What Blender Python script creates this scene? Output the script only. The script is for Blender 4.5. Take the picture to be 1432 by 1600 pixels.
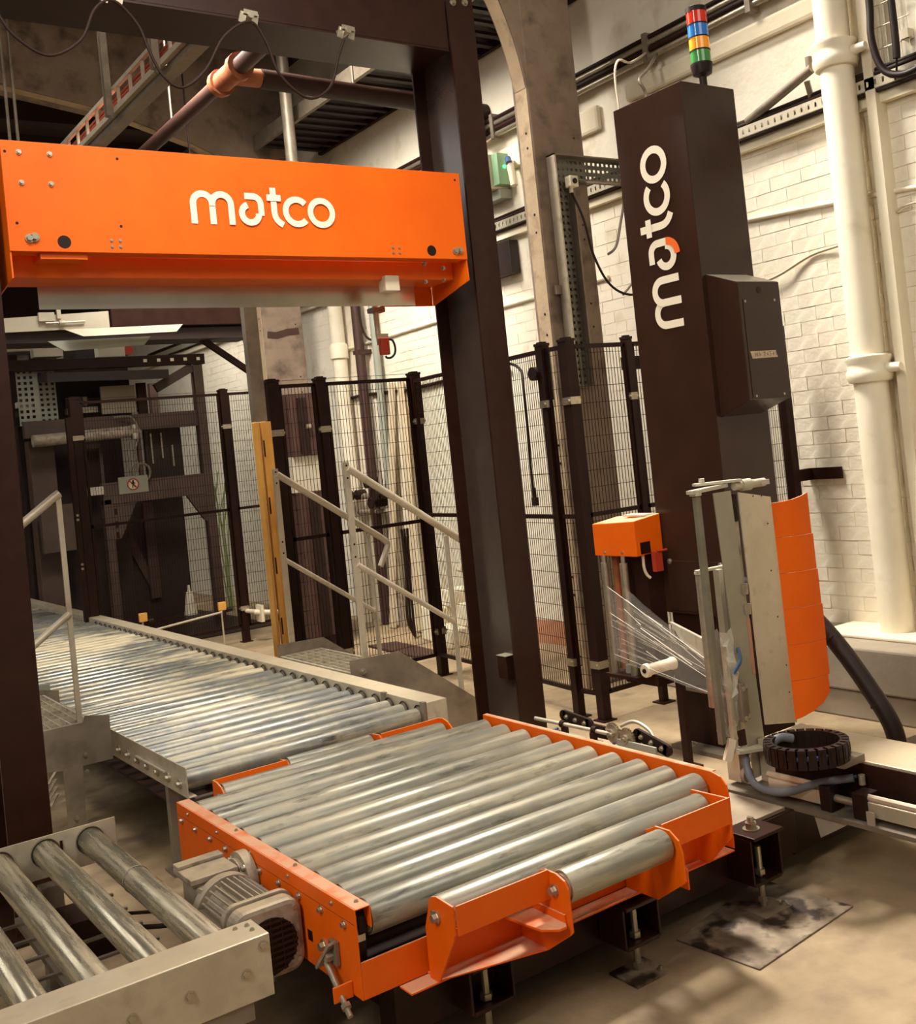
import bpy, math, random
from mathutils import Vector, Matrix
random.seed(7)
for o in list(bpy.data.objects): bpy.data.objects.remove(o)
SC = bpy.context.scene
COL = SC.collection

# ------------------------------------------------------------------ camera
cam_d = bpy.data.cameras.new('camera'); cam = bpy.data.objects.new('camera', cam_d); COL.objects.link(cam)
FPX, CX, CY, HC = 1698.915, 783.253, 660.011, 1.68
Rw = [[0.8059869, -0.5828875, -0.1030886], [-0.0727941, 0.0752307, -0.9945056], [0.5874403, 0.8090628, 0.0182041]]
cam.matrix_world = Matrix(((Rw[0][0], -Rw[1][0], -Rw[2][0], 0), (Rw[0][1], -Rw[1][1], -Rw[2][1], 0),
                           (Rw[0][2], -Rw[1][2], -Rw[2][2], HC), (0, 0, 0, 1)))
cam_d.sensor_fit = 'HORIZONTAL'; cam_d.sensor_width = 36.0
cam_d.lens = FPX / 1432 * 36.0
cam_d.shift_x = (716 - CX) / 1432; cam_d.shift_y = (CY - 800) / 1432
cam_d.clip_start = 0.05; cam_d.clip_end = 200
SC.camera = cam

# ------------------------------------------------------------------ world and lamps
SC.view_settings.view_transform = 'Standard'; SC.view_settings.look = 'None'
SC.view_settings.gamma = 1.0; SC.view_settings.use_curve_mapping = False
SC.view_settings.exposure = 0.0
w = bpy.data.worlds.new('hall_light'); SC.world = w; w.use_nodes = True
bg = w.node_tree.nodes['Background']; bg.inputs[0].default_value = (1.0, 0.88, 0.74, 1); bg.inputs[1].default_value = 0.22

def area_lamp(name, loc, size, power, target=None, col=(1.0, 0.93, 0.83), spread=None):
    d = bpy.data.lights.new(name, 'AREA'); d.shape = 'RECTANGLE'; d.size, d.size_y = size
    d.energy = power; d.color = col
    if spread: d.spread = spread
    o = bpy.data.objects.new(name, d); COL.objects.link(o); o.location = loc
    v = Vector(target) - Vector(loc) if target else Vector((0, 0, -1))
    o.rotation_euler = v.to_track_quat('-Z', 'Y').to_euler()
    return o
area_lamp('unseen_lamp', (2.6, -1.2, 5.4), (3.0, 1.2), 60, (3.0, 4.0, 1.6))
area_lamp('unseen_lamp', (3.9, 5.2, 5.7), (0.8, 1.8), 290, (3.5, 2.1, 0), spread=1.5)
area_lamp('unseen_lamp', (1.3, 1.6, 5.6), (1.4, 0.5), 20, (1.9, 4.4, 2.7), spread=1.0)  # added fill for the orange housing, narrowed to spare the tower
area_lamp('unseen_lamp', (-2.4, 1.0, 4.6), (0.6, 2.4), 52, (1.8, 3.4, 0.4), spread=1.8)  # added fill that lifts the turntable's left rail
area_lamp('unseen_lamp', (0.6, 3.0, 5.6), (0.5, 2.4), 40, (5.2, 4.6, 1.6), spread=1.9)
area_lamp('unseen_lamp', (3.0, 7.4, 5.6), (0.5, 2.4), 250, (5.3, 8.4, 1.0), spread=2.0)
area_lamp('unseen_lamp', (1.6, 5.9, 5.7), (1.2, 0.4), 26, (2.4, 10.2, 5.1))  # added fill that brightens the far concrete beam
area_lamp('unseen_lamp', (3.9, 12.8, 4.7), (0.5, 2.0), 45, (5.4, 13.0, 2.0), spread=2.2)
area_lamp('unseen_lamp', (2.3, 7.0, 5.7), (1.0, 2.4), 60, (2.2, 5.0, 0))

# ------------------------------------------------------------------ materials
def lin(h):
    h = h.lstrip('#'); r = []
    for i in (0, 2, 4):
        c = int(h[i:i+2], 16) / 255; r.append(c / 12.92 if c <= .04045 else ((c + .055) / 1.055) ** 2.4)
    return (*r, 1)
MATS = {}
def mat(name, c1, c2=None, rough=.5, metal=0.0, scale=6.0, stretch=(1, 1, 1), contrast=(.35, .65), bump=0.0,
        c3=None, dust=None, rnd=False, rough2=None, alpha=None, bscale=None, emit=None, detail=6.0, spec=.5):
    m = bpy.data.materials.new(name); m.use_nodes = True; nt = m.node_tree; N = nt.nodes; L = nt.links
    b = N['Principled BSDF']; MATS[name] = m
    b.inputs['Roughness'].default_value = rough; b.inputs['Metallic'].default_value = metal
    b.inputs['Base Color'].default_value = lin(c1); b.inputs['Specular IOR Level'].default_value = spec
    if alpha is not None: b.inputs['Alpha'].default_value = alpha
    if emit: b.inputs['Emission Color'].default_value = lin(emit[0]); b.inputs['Emission Strength'].default_value = emit[1]
    if c2 is None and not bump: return m
    tc = N.new('ShaderNodeTexCoord'); mp = N.new('ShaderNodeMapping'); mp.inputs['Scale'].default_value = stretch
    L.new(tc.outputs['Object'], mp.inputs['Vector'])
    if rnd:
        oi = N.new('ShaderNodeObjectInfo'); mu = N.new('ShaderNodeVectorMath'); mu.operation = 'SCALE'
        co = N.new('ShaderNodeCombineXYZ'); co.inputs[0].default_value = 7; co.inputs[1].default_value = 13; co.inputs[2].default_value = 5
        L.new(co.outputs[0], mu.inputs[0]); L.new(oi.outputs['Random'], mu.inputs['Scale']); L.new(mu.outputs[0], mp.inputs['Location'])
    nz = N.new('ShaderNodeTexNoise'); nz.inputs['Scale'].default_value = scale; nz.inputs['Detail'].default_value = detail
    nz.inputs['Roughness'].default_value = .6
    L.new(mp.outputs[0], nz.inputs['Vector'])
    if c2:
        r = N.new('ShaderNodeValToRGB'); r.color_ramp.elements[0].position = contrast[0]; r.color_ramp.elements[1].position = contrast[1]
        r.color_ramp.elements[0].color = lin(c1); r.color_ramp.elements[1].color = lin(c2)
        L.new(nz.outputs['Fac'], r.inputs[0]); out = r.outputs[0]
        if c3:
            n2 = N.new('ShaderNodeTexNoise'); n2.inputs['Scale'].default_value = c3[1]; n2.inputs['Detail'].default_value = 8
            L.new(mp.outputs[0], n2.inputs['Vector'])
            r2 = N.new('ShaderNodeValToRGB'); r2.color_ramp.elements[0].position = c3[2]; r2.color_ramp.elements[1].position = c3[3]
            mx = N.new('ShaderNodeMixRGB'); mx.inputs[2].default_value = lin(c3[0])
            L.new(n2.outputs['Fac'], r2.inputs[0]); L.new(r2.outputs[0], mx.inputs[0]); L.new(out, mx.inputs[1]); out = mx.outputs[0]
            if rough2 is not None:
                mr = N.new('ShaderNodeMapRange'); mr.inputs[3].default_value = rough; mr.inputs[4].default_value = rough2
                L.new(r2.outputs[0], mr.inputs[0]); L.new(mr.outputs[0], b.inputs['Roughness'])
                if metal:
                    mm = N.new('ShaderNodeMapRange'); mm.inputs[3].default_value = metal; mm.inputs[4].default_value = metal * .25
                    L.new(r2.outputs[0], mm.inputs[0]); L.new(mm.outputs[0], b.inputs['Metallic'])
        if dust:      # dust settles on faces that look up
            ge = N.new('ShaderNodeNewGeometry'); sx = N.new('ShaderNodeSeparateXYZ'); L.new(ge.outputs['Normal'], sx.inputs[0])
            r3 = N.new('ShaderNodeValToRGB'); r3.color_ramp.elements[0].position = .75; r3.color_ramp.elements[1].position = 1.0
            r3.color_ramp.elements[1].color = (dust[1],) * 3 + (1,)
            L.new(sx.outputs[2], r3.inputs[0])
            mu2 = N.new('ShaderNodeMath'); mu2.operation = 'MULTIPLY'; nd = N.new('ShaderNodeTexNoise'); nd.inputs['Scale'].default_value = 9
            nd.inputs['Detail'].default_value = 8
            ra = N.new('ShaderNodeMapRange'); ra.inputs[1].default_value = .25; ra.inputs[2].default_value = .52
            L.new(tc.outputs['Object'], nd.inputs['Vector']); L.new(nd.outputs['Fac'], ra.inputs[0])
            L.new(r3.outputs[0], mu2.inputs[0]); L.new(ra.outputs[0], mu2.inputs[1])
            mx = N.new('ShaderNodeMixRGB'); mx.inputs[2].default_value = lin(dust[0])
            L.new(mu2.outputs[0], mx.inputs[0]); L.new(out, mx.inputs[1]); out = mx.outputs[0]
        L.new(out, b.inputs['Base Color'])
    if bump:
        nb = nz
        if bscale:
            nb = N.new('ShaderNodeTexNoise'); nb.inputs['Scale'].default_value = bscale; nb.inputs['Detail'].default_value = 8
            L.new(mp.outputs[0], nb.inputs['Vector'])
        bp = N.new('ShaderNodeBump'); bp.inputs['Strength'].default_value = bump; bp.inputs['Distance'].default_value = .02
        L.new(nb.outputs['Fac'], bp.inputs['Height']); L.new(bp.outputs[0], b.inputs['Normal'])
    return m
ORANGE = mat('orange_paint', '#E45C00', '#EA6602', rough=.5, spec=.3, scale=3, dust=('#E0AA86', 1.0))
BLACK = mat('black_paint', '#29130B', '#30190F', rough=.34, spec=.35, scale=14)
ANTHRA = mat('anthracite_paint', '#352219', '#39251C', rough=.2, spec=.26, scale=5, detail=2)
FENCEB = mat('black_powder_coat', '#200C06', '#28110A', rough=.5, spec=.2, scale=9)
GALV = mat('galvanised_steel', '#B8AC96', '#D0C4AB', rough=.45, metal=.4, scale=7, c3=('#A0947F', 14, .52, .8), dust=('#CDBA98', .6))
GALVD = mat('dull_galvanised_steel', '#7E7263', '#958876', rough=.5, metal=.45, scale=5, c3=('#6E6254', 9, .5, .8))
def roller_mat(name, base, dark, pale, metal, rough, lim, patch=0):
    '''worn steel with streaky pale dust, dark scuffs and fine speckle; streaks run along the roller (local x)'''
    m = bpy.data.materials.new(name); m.use_nodes = True; N = m.node_tree.nodes; L = m.node_tree.links; b = N['Principled BSDF']
    tc = N.new('ShaderNodeTexCoord'); oi = N.new('ShaderNodeObjectInfo')
    mul = N.new('ShaderNodeVectorMath'); mul.operation = 'SCALE'; mul.inputs[0].default_value = (37, 53, 71); L.new(oi.outputs['Random'], mul.inputs['Scale'])
    def noise(st, sc, det, lo, hi, ro=.65):
        mp = N.new('ShaderNodeMapping'); mp.inputs['Scale'].default_value = st
        L.new(tc.outputs['Object'], mp.inputs['Vector']); L.new(mul.outputs[0], mp.inputs['Location'])
        nz = N.new('ShaderNodeTexNoise'); nz.inputs['Scale'].default_value = sc; nz.inputs['Detail'].default_value = det; nz.inputs['Roughness'].default_value = ro
        L.new(mp.outputs[0], nz.inputs['Vector'])
        mr = N.new('ShaderNodeMapRange'); mr.inputs[1].default_value = lo; mr.inputs[2].default_value = hi; L.new(nz.outputs['Fac'], mr.inputs[0]); return mr.outputs[0]
    def mix(f, a, c2):
        x = N.new('ShaderNodeMixRGB'); x.inputs[2].default_value = lin(c2); L.new(f, x.inputs[0])
        if isinstance(a, str): x.inputs[1].default_value = lin(a)
        else: L.new(a, x.inputs[1])
        return x.outputs[0]
    dust = noise((1, 16, 16), 2.2, 9, *lim); scuff = noise((1.6, 9, 9), 3.0, 10, .56, .70); speck = noise((14, 22, 22), 3.0, 6, .60, .72); band = noise((3.5, .01, .01), 2.0, 3, .5, .62)
    if patch:      # dust lies in broad patches across neighbouring rollers
        ge = N.new('ShaderNodeNewGeometry'); nb = N.new('ShaderNodeTexNoise'); nb.inputs['Scale'].default_value = 1.5; nb.inputs['Detail'].default_value = 5
        L.new(ge.outputs['Position'], nb.inputs['Vector']); mb = N.new('ShaderNodeMapRange'); mb.inputs[1].default_value = .38; mb.inputs[2].default_value = .62
        mb.inputs[3].default_value = -patch; mb.inputs[4].default_value = patch; L.new(nb.outputs['Fac'], mb.inputs[0])
        ad = N.new('ShaderNodeMath'); ad.operation = 'ADD'; ad.use_clamp = True; L.new(dust, ad.inputs[0]); L.new(mb.outputs[0], ad.inputs[1]); dust = ad.outputs[0]
    c = mix(dust, base, pale); c = mix(scuff, c, dark)
    half = N.new('ShaderNodeMath'); half.operation = 'MULTIPLY'; half.inputs[1].default_value = .55; L.new(speck, half.inputs[0]); c = mix(half.outputs[0], c, pale)
    q = N.new('ShaderNodeMath'); q.operation = 'MULTIPLY'; q.inputs[1].default_value = .3; L.new(band, q.inputs[0]); c = mix(q.outputs[0], c, pale)
    L.new(c, b.inputs['Base Color'])
    r = N.new('ShaderNodeMapRange'); r.inputs[3].default_value = rough; r.inputs[4].default_value = .6; L.new(dust, r.inputs[0]); L.new(r.outputs[0], b.inputs['Roughness'])
    k = N.new('ShaderNodeMapRange'); k.inputs[3].default_value = metal; k.inputs[4].default_value = metal * .2; L.new(dust, k.inputs[0]); L.new(k.outputs[0], b.inputs['Metallic'])
    MATS[name] = m; return m
ROLL = roller_mat('dusty_roller_steel', '#989689', '#4B4940', '#B8AD93', .5, .34, (.46, .69), .25)
ROLLD = roller_mat('dusty_conveyor_roller_steel', '#83847E', '#3C3A34', '#CABC9B', .5, .3, (.42, .66), .55)
ROLLS = roller_mat('scuffed_conveyor_roller_steel', '#7E7F7B', '#34332F', '#B8AC90', .5, .38, (.48, .72), .3)
ROLLN = roller_mat('bright_roller_steel', '#B4AB94', '#857F6E', '#BFAF90', .7, .2, (.46, .74))
STEEL = mat('zinc_steel', '#A89E8A', '#BDB39D', rough=.3, metal=.75, scale=30)
ALU = mat('aluminium', '#C6BBA3', '#D6CCB5', rough=.38, metal=.55, scale=5, c3=('#A89C84', 14, .58, .8))
MIRROR = mat('polished_sheet', '#C9C2B0', '#DDD6C4', rough=.2, metal=.9, scale=2)
DARK = mat('dark_steel', '#26110A', '#301910', rough=.55, spec=.2, scale=8)
MACH = mat('grey_brown_machine_paint', '#47352C', '#544036', rough=.5, scale=5)
MACHD = mat('dark_machine_panel', '#1E0D07', '#28140D', rough=.55, scale=4)
CONC = mat('bare_concrete', '#836F5E', '#968370', rough=.85, scale=3.5, c3=('#5D4C40', 6, .5, .75), bump=.15, bscale=40)
CONCL = mat('lit_concrete', '#B59C7C', '#C9B18F', rough=.85, scale=4, c3=('#927B62', 9, .52, .75), bump=.15, bscale=40)
CEIL = mat('dark_concrete', '#2A160F', '#382219', rough=.9, scale=2.5, bump=.2)  # dark brown base with slight tone noise
WALLP = mat('white_painted_brick', '#E5DAC4', '#EEE5D0', rough=.75, scale=2.2, c3=('#CDBD9E', 5, .58, .82), bump=.35, bscale=16)
PLAST = mat('white_painted_plaster', '#E0D3B6', '#E9DEC4', rough=.8, scale=1.5, c3=('#BFB092', 1.1, .55, .8), bump=.2, bscale=14)
GREYP = mat('grey_painted_masonry', '#8F826F', '#9C8F7B', rough=.8, scale=3, bump=.2, bscale=12)
FLOOR = mat('dusty_concrete_floor', '#897456', '#AB9574', rough=.75, scale=2.6, contrast=(.34, .66), c3=('#7E6A55', 4.5, .54, .72), bump=.2, bscale=26, detail=10)
PLATE = mat('worn_floor_plate_steel', '#6E5D4C', '#A08E76', rough=.6, metal=.15, scale=5, contrast=(.4, .6), c3=('#3A2A20', 9, .50, .60), bump=.25, detail=10)
DECK = mat('dusty_deck_plate', '#8E7E69', '#A79680', rough=.6, metal=.2, scale=5, c3=('#6A5A4B', 6, .54, .74))
WHITE = mat('logo_white', '#EFE4CC', rough=.5)
CREAM = mat('cream_plastic', '#E2D5BA', rough=.45)
RED = mat('red_plastic', '#B03A22', rough=.4)
YELLOW = mat('yellow_paint', '#DC9B3E', '#E6AC55', rough=.45, scale=5)
PINKB = mat('faded_terracotta_paint', '#B07A5C', '#C08B6C', rough=.8, scale=4)
RUST = mat('rusty_orange_coupling', '#7E4426', '#9C5830', rough=.7, scale=12)
RUBBER = mat('black_rubber', '#1C0E09', '#26140D', rough=.5, scale=10, spec=.25)
OLIVE = mat('dull_zinc_bar', '#77725F', '#878270', rough=.45, metal=.3, scale=9)
PLATEG = mat('grey_zinc_plate', '#979280', '#A6A08C', rough=.42, metal=.4, scale=4)
CABLE = mat('cable_sheath', '#2C1C15', rough=.6, spec=.2)
CABLEW = mat('pale_cable', '#CDBfA4', rough=.5)
BLUE = mat('blue_air_hose', '#3E5C86', rough=.4)
TRAYM = mat('dull_perforated_sheet', '#6C685C', '#7C776A', rough=.5, metal=.3, scale=6)
WEBM = mat('post_web_sheen', '#43362F', '#4A3D35', rough=.22, scale=6, spec=.9)  # same black paint; its reflection is put into a greyer colour
GREYB = mat('grey_blue_cable', '#686C72', rough=.45)
PGREY = mat('pale_grey_steel', '#B9B09C', '#C6BDA8', rough=.45, metal=.2, scale=4)
GREYG = mat('grey_green_sheet', '#8F9284', '#9A9C8E', rough=.5, scale=4)
CAST = mat('dusty_cast_aluminium', '#938676', '#B2A48F', rough=.6, metal=.35, scale=9, c3=('#6F6355', 14, .52, .72), dust=('#BCA988', .7))
WOOD = mat('pale_timber', '#C8B595', '#D6C5A6', rough=.7, scale=2, stretch=(8, 8, .6))
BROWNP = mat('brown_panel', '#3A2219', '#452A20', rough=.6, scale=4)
GREENP = mat('green_lit_cover', '#9FC8A0', rough=.4)
PIPEW = mat('white_painted_pipe', '#E6DABF', '#EEE4CC', rough=.55, scale=3, c3=('#D0C2A5', 7, .6, .85), bump=.1, bscale=10)
LENS_R = mat('red_lens', '#C8321C', rough=.15, emit=('#C8321C', .15)); LENS_B = mat('blue_lens', '#2F6FB8', rough=.15, emit=('#2F6FB8', .15))
LENS_A = mat('amber_lens', '#EE9A2C', rough=.15, emit=('#EE9A2C', .15)); LENS_G = mat('green_lens', '#3F7F40', rough=.15, emit=('#3F7F40', .15))
LAMPG = mat('green_indicator_lamp', '#49E08A', rough=.3, emit=('#49E08A', 3.0))
LORANGE = mat('logo_orange', '#F26A22', rough=.5)

# ------------------------------------------------------------------ mesh helpers
ORG = {}
class MB:
    def __init__(s): s.v = []; s.f = []
    def add(s, vs, fs):
        n = len(s.v); s.v += [tuple(v) for v in vs]; s.f += [tuple(i + n for i in f) for f in fs]; return s
    def box(s, x0, x1, y0, y1, z0, z1):
        return s.add([(x, y, z) for x in (x0, x1) for y in (y0, y1) for z in (z0, z1)],
                     [(0, 1, 3, 2), (4, 6, 7, 5), (0, 4, 5, 1), (2, 3, 7, 6), (0, 2, 6, 4), (1, 5, 7, 3)])
    def bar(s, p, q, w, h, up=(0, 0, 1)):
        p = Vector(p); q = Vector(q); d = (q - p).normalized(); u = Vector(up); sd = d.cross(u)
        if sd.length < 1e-4: sd = d.cross(Vector((1, 0, 0)))
        sd.normalize(); u = sd.cross(d)
        vs = [e + sd * a * w / 2 + u * b * h / 2 for e in (p, q) for a, b in ((-1, -1), (1, -1), (1, 1), (-1, 1))]
        return s.add(vs, [(0, 1, 2, 3), (7, 6, 5, 4), (0, 4, 5, 1), (1, 5, 6, 2), (2, 6, 7, 3), (3, 7, 4, 0)])
    def cyl(s, p, q, r, r2=None, n=16, cap=True):
        p = Vector(p); q = Vector(q); d = (q - p).normalized(); a = d.orthogonal().normalized(); b = d.cross(a)
        r2 = r if r2 is None else r2
        vs = []
        for e, rr in ((p, r), (q, r2)):
            vs += [e + (a * math.cos(2 * math.pi * i / n) + b * math.sin(2 * math.pi * i / n)) * rr for i in range(n)]
        fs = [(i, (i + 1) % n, n + (i + 1) % n, n + i) for i in range(n)]
        if cap: fs += [tuple(range(n - 1, -1, -1)), tuple(range(n, 2 * n))]
        return s.add(vs, fs)
    def tube(s, pts, r, n=8, sub=0, closed=False):
        P = [Vector(p) for p in pts]
        if sub:      # Catmull-Rom
            Q = []
            for i in range(len(P) - 1):
                a, b, c, d = P[max(i - 1, 0)], P[i], P[i + 1], P[min(i + 2, len(P) - 1)]
                for k in range(sub):
                    t = k / sub
                    Q.append(.5 * ((2 * b) + (c - a) * t + (2 * a - 5 * b + 4 * c - d) * t * t + (3 * b - a - 3 * c + d) * t ** 3))
            Q.append(P[-1]); P = Q
        T = [(P[min(i + 1, len(P) - 1)] - P[max(i - 1, 0)]).normalized() for i in range(len(P))]
        a = T[0].orthogonal().normalized(); vs = []
        for i, p in enumerate(P):
            a = (a - T[i] * a.dot(T[i])).normalized(); b = T[i].cross(a)
            rr = r[min(i, len(r) - 1)] if isinstance(r, (list, tuple)) else r
            vs += [p + (a * math.cos(2 * math.pi * k / n) + b * math.sin(2 * math.pi * k / n)) * rr for k in range(n)]
        fs = [(i * n + k, i * n + (k + 1) % n, (i + 1) * n + (k + 1) % n, (i + 1) * n + k) for i in range(len(P) - 1) for k in range(n)]
        fs += [tuple(range(n - 1, -1, -1)), tuple(range((len(P) - 1) * n, len(P) * n))]
        return s.add(vs, fs)
    def prism(s, pts, vec):
        P = [Vector(p) for p in pts]; v = Vector(vec); n = len(P)
        nr = Vector((0, 0, 0))
        for i in range(n): nr += P[i].cross(P[(i + 1) % n])
        if nr.dot(v) < 0: P.reverse()
        return s.add(P + [p + v for p in P], [tuple(range(n - 1, -1, -1)), tuple(range(n, 2 * n))] +
                     [(i, (i + 1) % n, n + (i + 1) % n, n + i) for i in range(n)])
    def lathe(s, prof, base=(0, 0, 0), axis='z', n=20):
        B = Vector(base); vs = []; m = len(prof)
        for i in range(n):
            c, sn = math.cos(2 * math.pi * i / n), math.sin(2 * math.pi * i / n)
            for r, h in prof:
                vs.append(B + Vector({'z': (r * c, r * sn, h), 'x': (h, r * c, r * sn), 'y': (r * sn, h, r * c)}[axis]))
        fs = [(i * m + k, ((i + 1) % n) * m + k, ((i + 1) % n) * m + k + 1, i * m + k + 1) for i in range(n) for k in range(m - 1)]
        return s.add(vs, fs)
    def ribbon(s, pts, wd, closed=False):
        """flat stroke in local 2D, returns quads in z=0"""
        s.k = getattr(s, 'k', 0) + 1; P = [Vector((p[0], p[1], .003 * s.k)) for p in pts]; n = len(P); vs = []
        for i in range(n):
            if closed: t = P[(i + 1) % n] - P[i - 1]
            else: t = P[min(i + 1, n - 1)] - P[max(i - 1, 0)]
            t.normalize(); nn = Vector((-t.y, t.x, 0)); vs += [P[i] + nn * wd / 2, P[i] - nn * wd / 2]
        k = n if closed else n - 1
        return s.add(vs, [(2 * i, 2 * i + 1, (2 * i + 3) % (2 * n), (2 * i + 2) % (2 * n)) for i in range(k)])
    def xf(s, M):
        s.v = [tuple(M @ Vector(v)) for v in s.v]; return s
    def mesh(s, name, m, org=(0, 0, 0), smooth=None):
        me = bpy.data.meshes.new(name); o = Vector(org)
        me.from_pydata([tuple(Vector(v) - o) for v in s.v], [], s.f); me.materials.append(m)
        me.update()
        if smooth:
            me.polygons.foreach_set('use_smooth', [True] * len(me.polygons)); me.set_sharp_from_angle(angle=math.radians(smooth))
        return me
    def build(s, name, m, parent=None, smooth=None, bevel=0, org=None):
        if org is None:
            if parent: org = ORG[parent.name]
            else:
                xs, ys, zs = zip(*s.v); org = ((min(xs) + max(xs)) / 2, (min(ys) + max(ys)) / 2, min(zs))
        o = bpy.data.objects.new(name, s.mesh(name, m, org, smooth)); COL.objects.link(o)
        ORG[o.name] = Vector(org)
        if parent:
            o.parent = parent
            if parent.type == 'MESH' or True: o.location = Vector(org) - ORG[parent.name]
        else: o.location = org
        if bevel:
            md = o.modifiers.new('edge', 'BEVEL'); md.width = bevel; md.segments = 2; md.limit_method = 'ANGLE'; md.angle_limit = math.radians(40)
            md.harden_normals = False
        return o
def tag(o, label, cat, group=None):
    o['label'] = label; o['category'] = cat
    if group: o['group'] = group
    return o
def thing(name, label, cat, loc, group=None):
    o = bpy.data.objects.new(name, None); COL.objects.link(o); o.location = loc; o.empty_display_size = .1
    ORG[o.name] = Vector(loc); return tag(o, label, cat, group)
def structure(o): o['kind'] = 'structure'; return o
def stuff(o): o['kind'] = 'stuff'; return o
def inst(name, me, parent, loc, rot=(0, 0, 0), sc=None):
    o = bpy.data.objects.new(name, me); COL.objects.link(o); o.parent = parent
    o.location = Vector(loc) - ORG[parent.name]; o.rotation_euler = rot; ORG[o.name] = Vector(loc)
    if sc: o.scale = sc
    return o
def bolt_mesh(r, h, m=None):
    b = MB(); b.cyl((0, 0, -.004), (0, 0, h * .35), r * 1.35, n=12); b.cyl((0, 0, h * .3), (0, 0, h), r, r * .9, n=6)
    return b.mesh('bolt', m or STEEL)
BOLT = bolt_mesh(.008, .012); BOLTS = bolt_mesh(.005, .006); BOLTL = bolt_mesh(.013, .018); SCREW = bolt_mesh(.007, .004)
RX = {'-x': (0, -math.pi / 2, 0), '-y': (math.pi / 2, 0, 0), '+z': (0, 0, 0), '+x': (0, math.pi / 2, 0), '+y': (-math.pi / 2, 0, 0)}

# ------------------------------------------------------------------ the hall
XW = 5.40
b = MB(); b.box(-6, 8.0, -6, 19, -.1, 0); structure(b.build('floor', FLOOR))
b = MB(); b.box(-6, 8.0, -1.0, 19, 6.0, 6.2); ceil = structure(b.build('ceiling', CEIL))
b = MB()
for y in (6.6, 7.7, 8.8, 11.4, 12.6, 13.8, 15.0): b.box(-5.9, 5.3, y, y + .22, 5.78, 5.998)
b.build('ceiling_joist', CEIL, ceil)
b = MB(); b.box(XW, XW + .3, -4, 19, 0, 6.0); wr = structure(b.build('wall_right', WALLP))
b = MB(); b.box(-6, XW, 18, 18.3, 0, 6.0); structure(b.build('wall_back', CEIL))
b = MB(); b.box(-6.3, -6, 8, 18.3, 0, 6.0); structure(b.build('wall_left', CEIL))
# unseen glowing roof light, added far left for reflections on tower and posts
ROOFGLOW = mat('added_roof_glow', '#F4F2EA', rough=.3, emit=('#F6F5EE', 5.5))
b = MB(); b.box(-5.9, -1.6, 9.0, 15.5, 5.96, 5.985); wn = structure(b.build('added_roof_light_1', ROOFGLOW))
for k in range(6):
    b = MB(); b.box(-5.9, -1.6, 9.0 + k * 1.29, 9.05 + k * 1.29, 5.90, 5.96); b.build('added_roof_bar', DARK, wn)
# brick courses on the right wall: the near ones singly, the far ones joined
BM = MB(); BM.box(-.003, .0, -.1155, .1155, -.0393, .0393); BRICK = BM.mesh('brick', WALLP)
rest = MB(); nb = 0
for r in range(37):
    z = .39 + .0415 + r * .083
    for k in range(-20, 50):
        y = 3.06 + k * .236 + (.118 if r % 2 else 0)
        if y > 14.5: continue
        j = random.uniform(-.0015, .0015)
        if y < 4.72 and y > 2.9 and nb < 298:
            o = inst('brick', BRICK, wr, (XW + j, y, z), (random.uniform(-.01, .01), 0, random.uniform(-.006, .006))); nb += 1
        else: rest.box(XW - .003 + j, XW + .001, y - .1155, y + .1155, z - .0393, z + .0393)
stuff(rest.build('brick_courses', WALLP, wr))
# painted plinth at the wall's foot
b = MB(); b.box(4.86, XW, -1, 5.3, .152, .39); t1 = structure(b.build('trim_1', GREYP, bevel=.012))
b = MB(); b.box(4.875, XW, -1, 5.3, 0, .148); b.build('lower_course', GREYP, t1, bevel=.01)
b = MB(); b.box(5.06, XW - .001, 3.1, 4.1, .391, .41); b.build('bedding_slab', PLAST, t1, bevel=.006)
b = MB(); b.tube([(5.06, 4.2, .39), (5.06, 4.17, .44), (5.06, 4.1, .465), (5.06, 4.03, .44), (5.06, 4.0, .39)], .013, n=6, sub=4); b.build('lifting_loop', PIPEW, t1)
# plaster band over the brick, upper part of the right wall
for ya, yb in ((-3, 3.57), (3.83, 5.5)):
    b = MB(); b.box(XW - .05, XW - .0005, ya, yb, 3.96, 4.09); b.build('plaster_ledge', PLAST, wr, bevel=.03)
b = MB(); b.box(XW - .05, XW - .0005, 5.8, 14, 3.86, 4.05); b.build('plaster_ledge', PLAST, wr, bevel=.03)

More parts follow.
